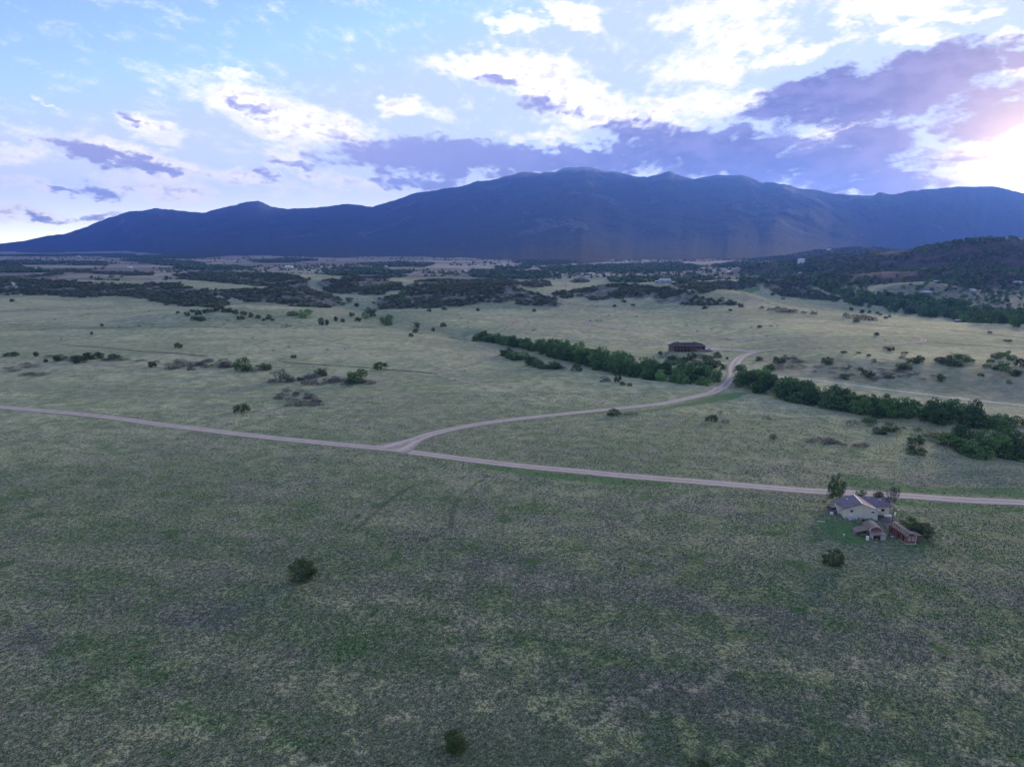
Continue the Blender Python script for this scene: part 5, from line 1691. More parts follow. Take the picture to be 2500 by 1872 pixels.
barrel('pale blue barrel against the gable wall, left of the two', house_pt(-2.7, -.75), .36, .95, BLUEB)
barrel('pale blue barrel against the gable wall, right of the two', house_pt(-1.75, -.7), .36, .98, BLUEB)
barrel('lilac-grey barrel against the gable wall, right of the blue pair', house_pt(-.1, -.65), .38, .92, PALEW)
cr_ = thing('storage_bin', 'white storage bin left of the blue barrels by the house', 'bin', xyz=house_pt(-3.75, -.9))
MB().box(-.45, .45, -.3, .3, -.05, .55).build('body', WHITE, cr_, bevel=.04)
MB().box(-.48, .48, -.33, .33, .55, .62).build('lid', FOUND, cr_, bevel=.02)
barrel('big round white barrel at the left corner of the house', house_pt(-8.9, 3.2), .55, .95, WHITE)
barrel('white barrel beside the open shed of the barn', at(2117.5, 1318), .50, 1.35, WHITE)
barrel('small white bucket standing in the grass left of the barn', at(2060, 1307), .28, .5, WHITE)

# propane tank behind the utility pole
tk = thing('propane_tank', 'white rounded propane tank right of the tan house', 'tank', 2167, 1264, -8)
t = MB()
n = 12
prof = [(-1.35, .05), (-1.25, .35), (-1.0, .5), (1.0, .5), (1.25, .35), (1.35, .05)]
V, F = [], []
for x, r_ in prof:
    for k in range(n):
        a = 2 * math.pi * k / n
        V.append((x, r_ * math.cos(a), .75 + r_ * math.sin(a)))
for i in range(len(prof) - 1):
    for k in range(n):
        F.append((i * n + k, i * n + (k + 1) % n, (i + 1) * n + (k + 1) % n, (i + 1) * n + k))
F += [tuple(range(n)), tuple((len(prof) - 1) * n + k for k in range(n))]
t.add(V, F).build('vessel', WHITE, tk, smooth=True)
for x in (-.8, .8):
    MB().box(x - .1, x + .1, -.35, .35, -.2, .4).build('foot', FOUND, tk)
MB().lathe([(.16, 1.2), (.16, 1.38), (.1, 1.42)]).build('valve_dome', WHITE, tk)

# utility pole
up_ = thing('utility_pole', 'tall wooden utility pole with a pale transformer beside the red shed', 'utility pole', 2171, 1307)
MB().tube((0, 0, -.5), (0.9, .2, 9.6), .17, .11, 10).build('pole', POLEW, up_)
xa = MB().box(-.3, 1.9, .05, .17, 8.75, 8.9).build('crossarm', POLEW, up_)
for x in (-.2, .8, 1.8):
    MB().lathe([(.05, 8.9), (.07, 8.98), (.03, 9.1)], x, .11, 8).build('insulator', WHITE, xa)
tf = MB().lathe([(.26, 7.0), (.30, 7.06), (.30, 7.95), (.24, 8.05)], 1.2, .0, 12).build('transformer', WHITE, up_, smooth=False)
for x in (1.1, 1.3):
    MB().lathe([(.04, 8.05), (.05, 8.15), (.02, 8.28)], x, 0, 6).build('bushing', STEEL, tf)
lp = MB().tube((.85, .2, 9.2), (1.7, -.5, 9.5), .03, .03, 6).build('lamp_arm', STEEL, up_)
MB().lathe([(.18, 9.3), (.22, 9.42), (.08, 9.55)], 1.75, -.55, 8).build('lamp_head', WHITE, lp)

# ------------------------------------------------------------------ red gambrel barn with lean-tos
bn = thing('barn', 'small red barn with rounded tan roof and two lean-tos', 'barn', 2136, 1310, -6)
arch = [(2.0 * math.sin(a), 1.9 + 1.75 * math.cos(a) ** .9 if math.cos(a) > 0 else 1.9) for a in np.linspace(-math.pi / 2, math.pi / 2, 13)]
MB().prism([(-2.0, -.4)] + [(x, z - .1) for x, z in arch] + [(2.0, -.4)], 0.02, 5.2).build('wall', RED, bn)
ro = MB()
ar2 = [(x * 1.07, 1.75 + (z - 1.9) * 1.05 + .12) for x, z in arch]
V, F = [], []
for x, z in ar2:
    V += [(x, -.35, z), (x, 5.5, z), (x * .95, 5.5, z - .10), (x * .95, -.35, z - .10)]
for i in range(len(ar2) - 1):
    for k in range(4):
        F.append((i * 4 + k, i * 4 + (k + 1) % 4, (i + 1) * 4 + (k + 1) % 4, (i + 1) * 4 + k))
F += [(0, 1, 2, 3), tuple((len(ar2) - 1) * 4 + k for k in (3, 2, 1, 0))]
ro.add(V, F)
broof = ro.build('roof', ROOFT, bn)
te = MB()
V, F = [], []
for x, z in ar2:
    V += [(x * 1.01, -.42, z + .03), (x * 1.01, -.36, z + .03), (x * .90, -.36, z - .2), (x * .90, -.42, z - .2)]
for i in range(len(ar2) - 1):
    for k in range(4):
        F.append((i * 4 + k, i * 4 + (k + 1) % 4, (i + 1) * 4 + (k + 1) % 4, (i + 1) * 4 + k))
te.add(V, F).build('arch_trim', PALEW, bn)
for x in (-1.15, 1.1):
    window(bn, x, 0.02, 2.05, .75, .42, RED, GLASS, sill=False)
# left lean-to
MB().slab([(-2.0, .3, 2.2), (-2.0, 4.6, 2.2), (-6.0, 4.6, 1.25), (-6.0, .3, 1.25)], .12).build('side_roof', ROOFT, bn)
ll = MB()
ll.box(-5.8, -2.02, 4.2, 4.35, -.4, 1.5)
ll.box(-5.9, -5.75, .6, 4.35, -.4, 1.15)
ll.build('side_wall', GREYW, bn)
for x in (-5.6, -3.9, -2.3):
    MB().box(x - .07, x + .07, .5, .64, -.4, 1.2 + (x + 6) * .22).build('post', GREYW, bn)
for z in (.25, .75):
    MB().box(-7.2, -2.4, .38, .46, z - .07, z + .07).build('rail', GREYW, bn)
# front lean-to with an open bay and a pale door
MB().slab([(-1.9, .0, 2.05), (-1.95, -3.1, 1.75), (1.0, -3.1, 2.02), (1.9, -.0, 2.25)], .10).build('front_roof', ROOFT, bn)
MB().slab([(.9, -3.1, 2.02), (2.5, -3.1, 1.75), (2.4, .0, 2.0), (1.8, .0, 2.24)], .10).build('front_roof', ROOFT, bn)
fw = MB()
fw.box(-1.75, -1.62, -2.9, -.02, -.4, 1.72)
fw.box(2.15, 2.28, -2.9, -.02, -.4, 1.7)
fw.box(.62, .74, -2.9, -2.78, -.4, 1.85)
fw.build('front_wall', PALEW, bn)
fd = MB().box(.76, 2.14, -2.9, -2.8, -.05, 1.6).build('door', PALEW, bn)
for z in (.35, 1.15):
    MB().box(.8, 2.1, -2.94, -2.905, z - .06, z + .06).build('batten', GREYW, fd)
MB().box(-1.6, .6, -2.86, -2.76, 1.45, 1.62).build('lintel', GREYW, bn)
for k in range(4):
    MB().box(-1.3 + .42 * k, -1.0 + .42 * k, -2.3 - .1 * (k % 2), -1.7, -.1, .35 + .1 * (k % 3)).build('crate', GREYW, bn)

# ------------------------------------------------------------------ long red shed like a railway car, with an annexe
cs_ = thing('red_shed', 'long red railcar-like shed with many little windows and tan roof', 'shed', 2224, 1327.5, 3)
LW, LL, LZ = 1.55, 10.5, 2.75
MB().prism([(-LW, .12), (LW, .12), (LW, LZ), (.75, LZ + .22), (.75, LZ + .7), (0, LZ + .82), (-.75, LZ + .7), (-.75, LZ + .22), (-LW, LZ)], 0, LL).build('body', RED, cs_)
MB().prism([(-LW - .04, -.3), (LW + .04, -.3), (LW + .04, .12), (-LW - .04, .12)], -.04, LL + .04).build('sill_board', WHITE, cs_)
r3 = MB()
r3.slab([(.78, -.2, LZ + .74), (.78, LL + .2, LZ + .74), (0, LL + .2, LZ + .92), (0, -.2, LZ + .92)], .07)
r3.slab([(-.78, -.2, LZ + .74), (0, -.2, LZ + .92), (0, LL + .2, LZ + .92), (-.78, LL + .2, LZ + .74)], .07)
r3.slab([(-LW - .2, -.15, LZ + .0), (-.75, -.15, LZ + .27), (-.75, LL + .15, LZ + .27), (-LW - .2, LL + .15, LZ + .0)], .07)
r3.slab([(.75, -.15, LZ + .27), (LW + .2, -.15, LZ), (LW + .2, LL + .15, LZ), (.75, LL + .15, LZ + .27)], .07)
r3.build('roof', ROOFT, cs_)
for k in range(7):
    y = 1.0 + k * 1.42
    window(cs_, -LW, y, 1.75, .55, .8, RED, GLASS, facing='x-')
    MB().box(-.80, -.74, y - .22, y + .22, LZ + .34, LZ + .62).build('clerestory_pane', WHITE, cs_)
    if k in (1, 3, 6):
        MB().box(-LW - .05, -LW - .004, y - .95, y - .5, .2, 2.0).build('side_door', DARKW, cs_)
for x in (-.62, .62):
    window(cs_, x, 0, 1.85, .62, 1.0, WHITE, GLASS, mull=1)
for x in (-.35, .35):
    MB().box(x - .25, x + .25, -.05, -.004, LZ + .26, LZ + .6).build('end_light', GLASS, cs_)
MB().box(-LW, -LW + .10, -.07, -.004, .14, LZ - .05).build('corner_board', RED, cs_)
MB().box(LW - .14, LW, -.07, -.004, .14, LZ - .05).build('corner_board', WHITE, cs_)
an = MB().box(LW + .02, LW + 2.5, 1.8, 5.0, -.3, 2.1).build('annexe', RED, cs_)
MB().slab([(LW - .02, 1.4, 2.45), (LW + 2.9, 1.4, 2.2), (LW + 2.9, 5.4, 2.2), (LW - .02, 5.4, 2.45)], .12).build('annexe_roof', ROOFT, an)
MB().slab([(LW + .02, .0, 1.7), (LW + 2.4, .0, 1.5), (LW + 2.4, 1.38, 1.62), (LW + .02, 1.38, 1.85)], .08).build('porch_roof', ROOFB, an)
for x in (LW + .3, LW + 2.25):
    MB().box(x - .06, x + .06, .1, .22, -.3, 1.55).build('porch_post', CEDAR, an)

bd = thing('flat_sheet', 'white flat sheet lying on the grass left of the red shed', 'sheet', 2176, 1310, -4)
MB().box(-.1, 2.0, -.5, .5, .05, .13).build('sheet', WHITE, bd)
MB().box(.1, 1.8, -.4, -.3, -.05, .05).build('batten', GREYW, bd)
pl = thing('white_plank', 'long white plank lying in the grass left of the tan house', 'plank', 2005, 1273, -12)
MB().box(-1.3, 1.3, -.16, .16, .03, .12).build('board', WHITE, pl)
MB().box(-1.1, -.95, -.2, .2, -.02, .03).build('batten', GREYW, pl)


# ------------------------------------------------------------------ cars
def car(root, body, glass, L=4.6, Wd=1.85, Hh=1.5, pick=False):
    """long axis along y, nose towards -y"""
    h2 = Wd / 2
    prof = [(-L / 2, .35), (-L / 2, .72), (-L / 2 + .12, .86), (-L / 2 + 1.25, .98), (L / 2 - .1, 1.0), (L / 2, .8), (L / 2, .35)]
    m_ = MB()
    V = [(-h2, y, z) for y, z in prof] + [(h2, y, z) for y, z in prof]
    n_ = len(prof)
    m_.add(V, [tuple(range(n_)), tuple(range(2 * n_ - 1, n_ - 1, -1))] + [(i, i + n_, (i + 1) % n_ + n_, (i + 1) % n_) for i in range(n_)])
    m_.build('body', body, root, bevel=.07)
    back = L / 2 - (1.7 if pick else .25)
    cab = [(-L / 2 + 1.15, .97), (-L / 2 + 1.85, Hh - .03), (back - .35, Hh - .03), (back, .99)]
    k = h2 - .12
    V = [(-k if 0 < i < 3 else -h2 + .04, y, z) for i, (y, z) in enumerate(cab)] + [(k if 0 < i < 3 else h2 - .04, y, z) for i, (y, z) in enumerate(cab)]
    MB().add(V, [(0, 1, 2, 3), (7, 6, 5, 4), (0, 4, 5, 1), (1, 5, 6, 2), (2, 6, 7, 3), (3, 7, 4, 0)]).build('glasshouse', glass, root)
    MB().slab([(-k - .01, -L / 2 + 1.8, Hh), (k + .01, -L / 2 + 1.8, Hh), (k + .01, back - .32, Hh), (-k - .01, back - .32, Hh)], .07).build('roof', body, root, bevel=.03)
    for sx_ in (-1, 1):
        for yy in (-L / 2 + .85, L / 2 - .9):
            w_ = MB().tube((sx_ * (h2 - .2), yy, .33), (sx_ * (h2 + .01), yy, .33), .33, .33, 14).build('wheel', TYRE, root)
            MB().tube((sx_ * (h2 + .012), yy, .33), (sx_ * (h2 + .03), yy, .33), .2, .18, 10).build('rim', STEEL, w_)
        MB().box(sx_ * (h2 - .3) - .2, sx_ * (h2 - .3) + .2, -L / 2 - .02, -L / 2 + .04, .62, .8).build('headlight', WHITE, root)
        MB().box(sx_ * (h2 + .08) - .07, sx_ * (h2 + .08) + .07, -L / 2 + 1.35, -L / 2 + 1.5, .98, 1.12).build('mirror', body, root)
    MB().box(-h2 + .1, h2 - .1, -L / 2 - .08, -L / 2 - .005, .36, .58).build('bumper', STEEL if pick else body, root)


CARP = plain('mauve_car_paint', (0.115, 0.095, 0.150), 0.3, 0.6, wear=0.1)
CARW = plain('white_car_paint', (0.72, 0.70, 0.64), 0.3, 0.6, wear=0.06)
cr1 = thing('parked_car', 'dark mauve car with bright rear window parked left of the tan house', 'car', 2032.5, 1247, 14)
car(cr1, CARP, GLASS, 5.0, 1.9, 1.5)
MB().add([(-.78, 1.15, 1.44), (-.45, 1.0, 1.52), (-.62, 2.2, 1.03), (-.86, 2.25, 1.0), (-.78, 1.13, 1.40), (-.45, .98, 1.48), (-.62, 2.18, .99), (-.86, 2.23, .96)],
         [(0, 1, 2, 3), (7, 6, 5, 4), (0, 4, 5, 1), (1, 5, 6, 2), (2, 6, 7, 3), (3, 7, 4, 0)]).build('rear_window_glint', WHITE, cr1)  # white plate over the dark glass: the bright reflection put into the colour

# ------------------------------------------------------------------ brown lodge with a two-storey deck
lg = thing('lodge', 'large brown lodge with hipped roof, long deck and solar panels', 'house', 1663, 859.5, -3)
LWD, DPT = 10.2, 10.0        # half width of the deck wing, depth
MB().box(-LWD + .2, LWD - .2, 2.6, DPT, -2.0, 5.2).build('wall', CEDAR, lg)
MB().box(LWD - .2, LWD + 11.5, 1.6, DPT + 1.0, -1.0, 5.15).build('wing_wall', CEDAR, lg)
MB().box(LWD - .25, LWD + 11.55, 1.55, DPT + 1.05, -1.0, 2.6).build('wing_base', STONE, lg)
MB().box(-LWD + .2 - .05, -LWD + 3.4, 1.4, 2.58, -2.0, 5.2).build('end_bay', STONE, lg)
rl = MB()
e = .7
zE, zR_ = 5.25, 8.3
yc = DPT / 2
rl.slab([(-LWD - e, -e, zE), (LWD + .2, -e, zE), (LWD + .2, yc, zR_), (-LWD + 4.2, yc, zR_)], .25)
rl.slab([(-LWD + 4.2, yc, zR_), (LWD + .2, yc, zR_), (LWD + .2, DPT + e, zE), (-LWD - e, DPT + e, zE)], .25)
rl.slab([(-LWD - e, -e, zE), (-LWD + 4.2, yc, zR_), (-LWD - e, DPT + e, zE)], .25)
lroof = rl.build('roof', ROOFB, lg)
rw = MB()
cx, cz = LWD + 1.6, 9.2
x0, x1, y0, y1 = LWD - 3.2, LWD + 12.4, -.6, DPT + 2
rw.slab([(x0, y0, zE + .1), (LWD + 4.4, y0, zE + .1), (cx, yc, cz)], .2)
rw.slab([(LWD + 4.4, y0, zE + .1), (x1, y0 + 1.6, zE - .1), (x1 - 3.2, yc, 7.4), (cx, yc, cz)], .2)
rw.slab([(x1, y0 + 1.6, zE - .1), (x1, y1, zE - .1), (x1 - 3.2, yc, 7.4)], .2)
rw.slab([(x0, y1, zE + .1), (cx, yc, cz), (x1 - 3.2, yc, 7.4), (x1, y1, zE - .1)], .2)
rw.slab([(x0, y0, zE + .1), (cx, yc, cz), (x0, y1, zE + .1)], .2)
rw.build('wing_roof', ROOFB, lg)
ch = MB().box(-LWD + 7.2, -LWD + 8.1, yc - .4, yc + .4, 7.4, 9.3).build('chimney', STONE, lroof)
dk = MB().box(-LWD - .2, LWD + 3.2, -.1, 2.58, 2.45, 2.72).build('deck', CEDAR, lg)
for k, x in enumerate((-LWD, -LWD + 4.1, -LWD + 7.0, -LWD + 10.4, LWD - 3.3, LWD + .1, LWD + 3.0)):
    MB().box(x - .16, x + .16, .0, .32, -2.0, 5.05).build('post', CEDAR, lg)
rl_ = MB()
for z in (3.0, 3.3, 3.6):
    rl_.box(-LWD - .1, LWD + 3.1, -.07, -.01, z - .04, z + .04)
rl_.build('railing', CEDAR, dk)
for k, x in enumerate((-8.2, -5.2, -2.2, .9, 4.0, 7.2)):
    window(lg, x, 2.6, 4.0, 2.0, 1.9, CEDAR, GLASS, sill=False, mull=1)
    window(lg, x, 2.6, 1.2, 2.0, 2.0, CEDAR, GLASS, sill=False, mull=1)
window(lg, LWD + 5.5, 1.55, 4.0, 2.2, 1.5, CEDAR, GLASS, sill=False)
gd = MB().box(LWD + 8.6, LWD + 11.2, 1.50, 1.58, 2.62, 4.7).build('garage_door', DARKW, lg)
for r_ in range(2):
    for k in range(6):
        px0 = 1.4 + k * 1.32
        s0, s1 = .30 + r_ * .26, .30 + r_ * .26 + .24
        zz = lambda s: zE + (zR_ - zE) * s + .10
        yy = lambda s: -e + (yc + e) * s
        MB().slab([(px0, yy(s0), zz(s0)), (px0 + 1.24, yy(s0), zz(s0)), (px0 + 1.24, yy(s1), zz(s1)), (px0, yy(s1), zz(s1))], .05).build('solar_panel', SOLAR, lroof)
st = MB()
for k in range(12):
    st.box(LWD + 2.9 - k * .36, LWD + 3.3 - k * .36, -1.5, -.15, 2.4 - k * .30, 2.5 - k * .30)
st.build('stairs', CEDAR, lg)
sr = MB()
for y in (-1.5, -.22):
    sr.add([(LWD + 3.3, y, 3.4), (LWD - 1.0, y, -.2), (LWD - 1.0, y, -.5), (LWD + 3.3, y, 3.1), (LWD + 3.3, y + .07, 3.4), (LWD - 1.0, y + .07, -.2), (LWD - 1.0, y + .07, -.5), (LWD + 3.3, y + .07, 3.1)],
           [(0, 1, 2, 3), (7, 6, 5, 4), (0, 4, 5, 1), (1, 5, 6, 2), (2, 6, 7, 3), (3, 7, 4, 0)])
sr.build('stair_rail', CEDAR, lg)
# the ground is banked up against the wing
bk = MB()
bk.add([(LWD + 2.2, -2.8, -1.5), (LWD + 14, -2.8, -1.5), (LWD + 14, 2.0, 2.3), (LWD + 4.6, 1.5, 2.3), (LWD + 14, 9, 2.3), (LWD + 4.6, 9, 2.3), (LWD + 22, 2, .0), (LWD + 22, 9, .0), (LWD + 20, -4, -1.5)],
       [(0, 1, 2, 3), (3, 2, 4, 5), (2, 6, 7, 4), (1, 8, 6, 2)])
bko = bk.build('earth_bank', mat('bank', lambda gg, bs, out: gg.put(bs.inputs['Base Color'], gg.mix(gg.noise(gg.n('ShaderNodeTexCoord').outputs['Object'], .8, 4, .6), (0.13, 0.12, 0.11), (0.26, 0.23, 0.215)))), lg)
ht = thing('hot_tub', 'white-covered hot tub at the left end of the lodge', 'hot tub', xyz=house_pt(-7.4, -.9, lg))
MB().box(-1.1, 1.1, -1.0, 1.0, -.3, .75).build('shell', CEDAR, ht, bevel=.08)
MB().box(-1.16, 1.16, -1.06, 1.06, .76, .95).build('cover', WHITE, ht, bevel=.06)
ap = thing('concrete_apron', 'white concrete apron in front of the lodge garage', 'paving', 1740, 854, -3)
MB().box(-4.5, 9.5, -2.6, 2.6, -.2, .35).build('slab', CONC, ap)
MB().box(-4.5, 9.5, -2.95, -2.62, -.2, .45).build('curb', CONC, ap)
cr2 = thing('parked_car', 'white car parked at the right end of the lodge', 'car', xyz=house_pt(LWD + 14.6, .2, lg), dz=1.45)
cr2.rotation_euler = (0, 0, R(84))
car(cr2, CARW, GLASS, 5.3, 2.0, 1.75, True)
pp = thing('power_pole', 'thin pale pole right of the lodge driveway', 'pole', 1788, 853)
MB().tube((0, 0, -.3), (0, 0, 7.5), .12, .08, 8).build('pole', PALEW, pp)
MB().box(-.6, .6, -.05, .05, 6.9, 7.0).build('crossarm', PALEW, pp)

# ------------------------------------------------------------------ water tank on its dark hill
wt = thing('water_tank', 'big pale cylindrical water tank on the dark hill', 'water tank', 1956, 643)
k = m_per_px(wt.location.x, wt.location.y)
rt, hw = 8.3 * k, 11.0 * k
MB().lathe([(rt, -4), (rt, hw * .96), (rt * 1.02, hw * .97), (rt * .6, hw * 1.05), (.3, hw * 1.08)], n=40).build('shell', WHITE, wt, smooth=False)
MB().lathe([(rt * 1.015, hw * .93), (rt * 1.03, hw * .96), (rt * 1.015, hw * .99)], n=40).build('rim', FOUND, wt)
ld = MB()
ld.box(rt * .1, rt * .1 + .15, -rt - .3, -rt - .15, 0, hw)
ld.box(rt * .1 + .6, rt * .1 + .75, -rt - .3, -rt - .15, 0, hw)
ld.build('ladder', STEEL, wt)

# ------------------------------------------------------------------ far houses of the valley
FAR_W = [plain('far_white', (0.70, 0.68, 0.64), .8, .2, wear=.1, scale=.4), plain('far_cream', (0.52, 0.46, 0.37), .8, .2, wear=.1, scale=.4), plain('far_grey', (0.38, 0.37, 0.37), .8, .2, wear=.1, scale=.4)]
FAR_R = [plain('far_roof_grey', (0.34, 0.33, 0.35), .7, .3, wear=.15, scale=.4), plain('far_roof_lilac', (0.46, 0.45, 0.50), .5, .4, wear=.1, scale=.4), plain('far_roof_brown', (0.16, 0.12, 0.11), .8, .2, wear=.2, scale=.4), plain('far_roof_white', (0.78, 0.77, 0.76), .5, .4, wear=.05, scale=.4)]
FAR = [  # px, py of the foot, width, wall, roof, label (None: one of the many that look alike)
    (1156, 646, 6, 0, 1, None), (1190, 646, 8, 0, 3, None), (1209, 633, 5, 0, 3, None), (1249, 643, 8, 0, 1, None), (1265, 630, 6, 0, 3, None), (1285, 630, 5, 0, 3, None), (1329, 627, 9, 0, 3, None), (1209, 643, 5, 1, 0, None), (1349, 641, 7, 0, 1, None),
    (1313, 653, 18, 1, 2, 'wide cream house on the low field left of the valley town'), (1332, 667, 6, 0, 3, None), (1380, 673, 10, 1, 0, None), (1422, 673, 9, 2, 1, None), (1441, 672, 10, 0, 1, None), (1435, 679, 14, 0, 1, 'long pale house at the near edge of the valley town'),
    (1418, 679, 8, 0, 3, None), (1469, 678, 10, 0, 3, None), (1487, 680, 9, 0, 1, None), (1473, 672, 8, 0, 1, None), (1516, 682, 12, 2, 1, None), (1553, 688, 12, 1, 0, None), (1571, 686, 8, 0, 3, None), (1590, 688, 14, 2, 1, None), (1396, 642, 6, 0, 1, None), (1435, 640, 10, 0, 3, None), (1463, 638, 7, 0, 1, None), (1480, 637, 6, 0, 1, None),
    (1496, 637, 8, 0, 3, None), (1532, 641, 8, 0, 3, None), (1451, 650, 9, 0, 1, None), (1484, 651, 5, 0, 3, None), (1470, 650, 5, 0, 0, None), (1406, 651, 6, 1, 0, None), (1514, 647, 8, 0, 1, None), (1576, 639, 6, 0, 3, None), (1717, 656, 8, 0, 3, None), (1728, 657, 5, 0, 1, None), (1675, 648, 8, 0, 3, None), (1687, 649, 7, 0, 1, None), (1651, 647, 5, 0, 3, None),
    (1782, 665, 11, 0, 3, 'long low white barn alone in the tan field below the dark hill'), (1708, 668, 12, 1, 1, None), (1716, 663, 6, 0, 3, None), (1645, 679, 10, 0, 3, None), (1669, 680, 12, 0, 1, None), (1624, 692, 28, 2, 1, 'largest lilac-roofed house at the right end of the town'), (1606, 691, 12, 2, 1, None), (1736, 678, 8, 0, 1, None), (1752, 679, 6, 0, 3, None),
    (1805, 647, 10, 0, 1, None), (1881, 642, 5, 0, 3, 'tiny white house left of the water tank'), (1880, 687, 15, 1, 2, 'tan house at the top of the dirt track right of the town'), (1905, 686, 14, 1, 2, 'tan house hidden in scrub right of the dirt track'), (1956, 667, 6, 0, 0, None), (1937, 667, 6, 2, 0, None), (2024, 611, 10, 0, 1, 'pale house high on the blue hill right of the tank'), (1984, 678, 6, 0, 0, None),
    (741, 630, 5, 0, 3, None), (791, 669, 9, 0, 1, 'white house among trees left of the central hill'), (704, 655, 18, 1, 3, 'long cream building in the left farmland'), (644, 668, 12, 0, 1, 'pale low building at the left edge of the farm woods'), (923, 669, 18, 1, 0, 'wide low house behind the central scrub hills'), (943, 652, 8, 0, 1, None), (818, 661, 5, 0, 3, None), (1030, 621, 18, 0, 1, 'wide pale building at the mountain foot'), (1135, 662, 6, 0, 3, None), (818, 675, 10, 1, 2, 'small tan house among trees behind the scrub hills'),
    (2171, 720, 8, 0, 3, 'white-roofed house in front of the bare pink knoll'), (2142, 722, 20, 2, 1, 'grey flat-roofed building left of the bare pink knoll'), (2266, 719, 22, 2, 1, 'long lilac-roofed building right of the bare pink knoll'), (2244, 719, 6, 0, 3, 'tiny white shed beside the long lilac-roofed building'), (2287, 690, 12, 2, 1, 'lilac-roofed house on the right hillside'), (2368, 711, 6, 0, 3, 'left of two tiny white houses under the right hill'), (2380, 711, 7, 0, 3, 'right of two tiny white houses under the right hill'),
    (2343, 634, 5, 0, 1, 'tiny house high on the right hill'), (2129, 655, 8, 2, 1, 'small lilac house on the lower dark hill'), (2489, 694, 18, 2, 1, 'long pale building at the right edge under the hill'), (190, 627, 8, 0, 1, 'pale farmhouse in the far left fields'), (316, 655, 9, 0, 3, 'small white farm building in the left valley'), (160, 616, 7, 0, 1, 'tiny white house in the farthest left fields'),
]
fr_ = random.Random(3)
for px, py, w, wi, ri, lb in FAR:
    x, y, z = at(px, py)
    kk = m_per_px(x, y)
    Wm = max(w * kk, 6)
    Dm = min(max(Wm * .7, 7), 22)
    Hm = min(max(Wm * .26, 2.8), 5.5)
    row = 'town' if px < 1770 and py > 660 else 'foot of the mountain'
    o = thing('farmhouse' if lb is None else 'house', lb or ('small far house in the valley town before the mountains' if row == 'town' else 'small far house in the fields at the foot of the mountain'), 'house', xyz=(x, y, z), rz=fr_.uniform(-25, 25),
              group=None if lb else ('houses of the valley town' if row == 'town' else 'houses at the mountain foot'))
    MB().prism([(-Wm / 2, -2), (Wm / 2, -2), (Wm / 2, Hm), (-Wm / 2, Hm)], 0, Dm).build('wall', FAR_W[wi], o)
    v = .6
    rr_ = MB()
    zt = Hm + Dm * .22
    rr_.slab([(-Wm / 2 - v, -v, Hm - .1), (Wm / 2 + v, -v, Hm - .1), (Wm / 2 - .5, Dm / 2, zt), (-Wm / 2 + .5, Dm / 2, zt)], .25)
    rr_.slab([(-Wm / 2 + .5, Dm / 2, zt), (Wm / 2 - .5, Dm / 2, zt), (Wm / 2 + v, Dm + v, Hm - .1), (-Wm / 2 - v, Dm + v, Hm - .1)], .25)
    rr_.slab([(-Wm / 2 - v, -v, Hm - .1), (-Wm / 2 + .5, Dm / 2, zt), (-Wm / 2 - v, Dm + v, Hm - .1)], .25)
    rr_.slab([(Wm / 2 + v, -v, Hm - .1), (Wm / 2 + v, Dm + v, Hm - .1), (Wm / 2 - .5, Dm / 2, zt)], .25)
    rr_.build('roof', FAR_R[ri], o)
    for q in (-.25, .25):
        MB().box(Wm * q - .7, Wm * q + .7, -.1, -.01, Hm * .3, Hm * .75).build('window', GLASS, o)
rb = thing('red_sided_shed', 'small red shed with bright white roof before the valley wood', 'shed', 2340, 787, -14)
MB().box(-3.2, 3.2, 0, 5.5, -1.5, 2.6).build('wall', RED, rb)
MB().slab([(-3.6, -.4, 2.6), (3.6, -.4, 2.6), (3.6, 2.8, 3.9), (-3.6, 2.8, 3.9)], .15).build('roof', plain('far_roof_white', (0.8, 0.8, 0.8)), rb)
MB().slab([(-3.6, 2.8, 3.9), (3.6, 2.8, 3.9), (3.6, 6, 2.6), (-3.6, 6, 2.6)], .15).build('back_roof', plain('far_roof_white', (0.8, 0.8, 0.8)), rb)
MB().box(-1, 1, -.06, -.01, -.2, 2.0).build('door', DARKW, rb)

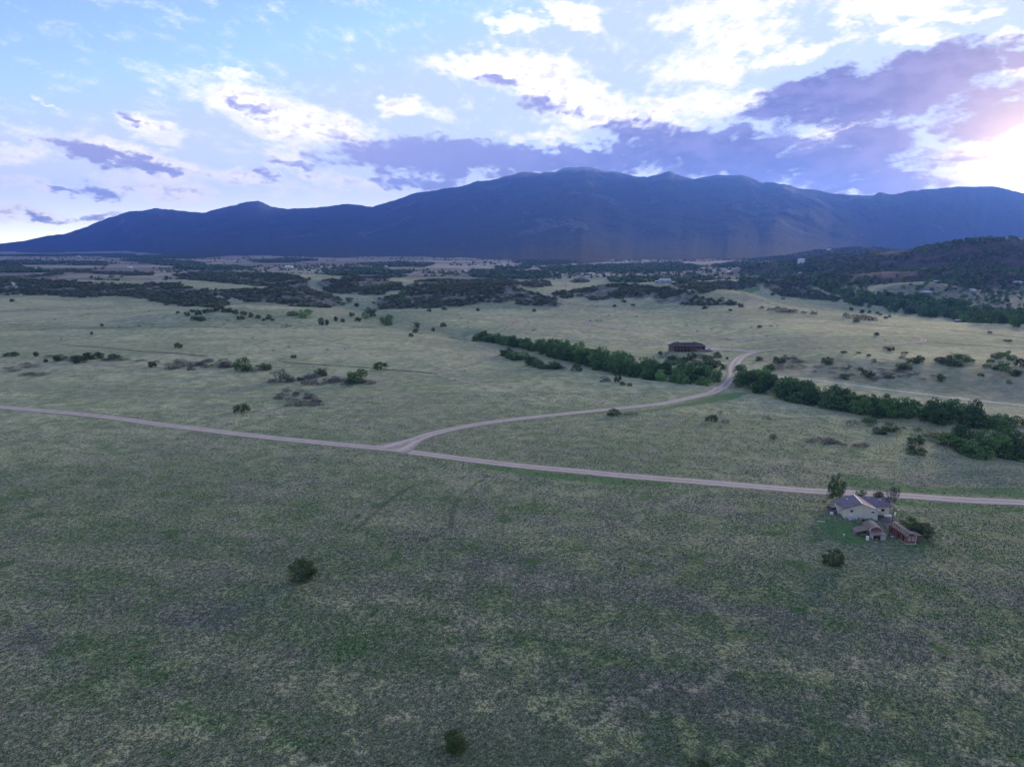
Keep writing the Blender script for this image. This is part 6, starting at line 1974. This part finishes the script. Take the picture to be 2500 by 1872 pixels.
# ------------------------------------------------------------------ trees round the tan house
plant('tall_tree', 'elm_tree', 2040, 1227, 40, 78, 'tall dark tree behind the left end of the tan house', 'tree')
plant('thin_tree', 'sapling', 2026, 1229, 22, 30, 'thin pale-stemmed sapling left of the tan house', 'tree')
plant('thin_tree', 'sapling', 2012, 1232, 14, 14, 'low pale sapling at the far left of the house yard', 'tree')
plant('sage', 'lilac_bush', 2096, 1211, 18, 15, 'loose green bush behind the gable ridge of the house', 'bush')
plant('cottonwood', 'garden_tree', 2108, 1208, 16, 14, 'yellow-green small tree between the road and the house', 'tree')
plant('juniper', 'garden_bush', 2145, 1212, 24, 12, 'dark green bush behind the right wing of the house', 'bush')
plant('thin_tree', 'poplar', 2171, 1255, 34, 74, 'tall sparse poplar with pale bare trunk right of the house', 'tree')
plant('thin_tree', 'poplar', 2181, 1252, 24, 70, 'second sparse poplar nearer the right of the house', 'tree')
plant('thin_tree', 'sapling', 2183, 1262, 10, 26, 'bare little sapling beside the utility pole', 'tree')
plant('near_juniper', 'large_juniper', 2222, 1303, 62, 42, 'big dark green thicket bush behind the red shed, left part', 'bush')
plant('near_juniper', 'large_juniper', 2250, 1307, 52, 34, 'big dark green thicket bush behind the red shed, right part', 'bush')
plant('near_juniper', 'small_juniper', 2180, 1277, 9, 9, 'small dark bush at the foot of the thicket by the pole', 'bush')
for k, (px, py, w, h) in enumerate([(2150, 1253, 12, 7), (2160, 1256, 10, 6)]):
    plant('brush', 'garden_weeds', px, py, w, h, 'low dark weeds against the wing wall of the house, ' + ('left clump' if k == 0 else 'right clump'), 'weeds')
plant('brush', 'garden_weeds', 2112, 1270, 22, 6, 'dry weeds along the foot of the gable wall', 'weeds')

# ------------------------------------------------------------------ air: one even box of haze round everything
def haze_mat():
    m_ = bpy.data.materials.new('haze')
    m_.use_nodes = True
    nt = m_.node_tree
    nt.nodes.clear()
    o = nt.nodes.new('ShaderNodeOutputMaterial')
    v = nt.nodes.new('ShaderNodeVolumePrincipled')
    v.inputs['Color'].default_value = HAZE_COLOR
    v.inputs['Density'].default_value = HAZE_DENSITY
    v.inputs['Anisotropy'].default_value = 0.35
    nt.links.new(v.outputs[0], o.inputs[1])
    return m_


bx0, bx1, by0, by1 = -18200, 18200, -18200, 18200
bz0, bz1 = float(min(GZ.min(), MZ.min())) - 1.0, float(MZ.max()) + 25.0
hv = [(x, y, z) for z in (bz0, bz1) for y in (by0, by1) for x in (bx0, bx1)]
hf = [(0, 2, 3, 1), (4, 5, 7, 6), (0, 1, 5, 4), (1, 3, 7, 5), (3, 2, 6, 7), (2, 0, 4, 6)]
me = np_mesh('haze', hv, hf, smooth=False)
me.materials.append(haze_mat())
tag(link(bpy.data.objects.new('haze', me)), 'thin blue evening haze filling the whole valley', kind='stuff')
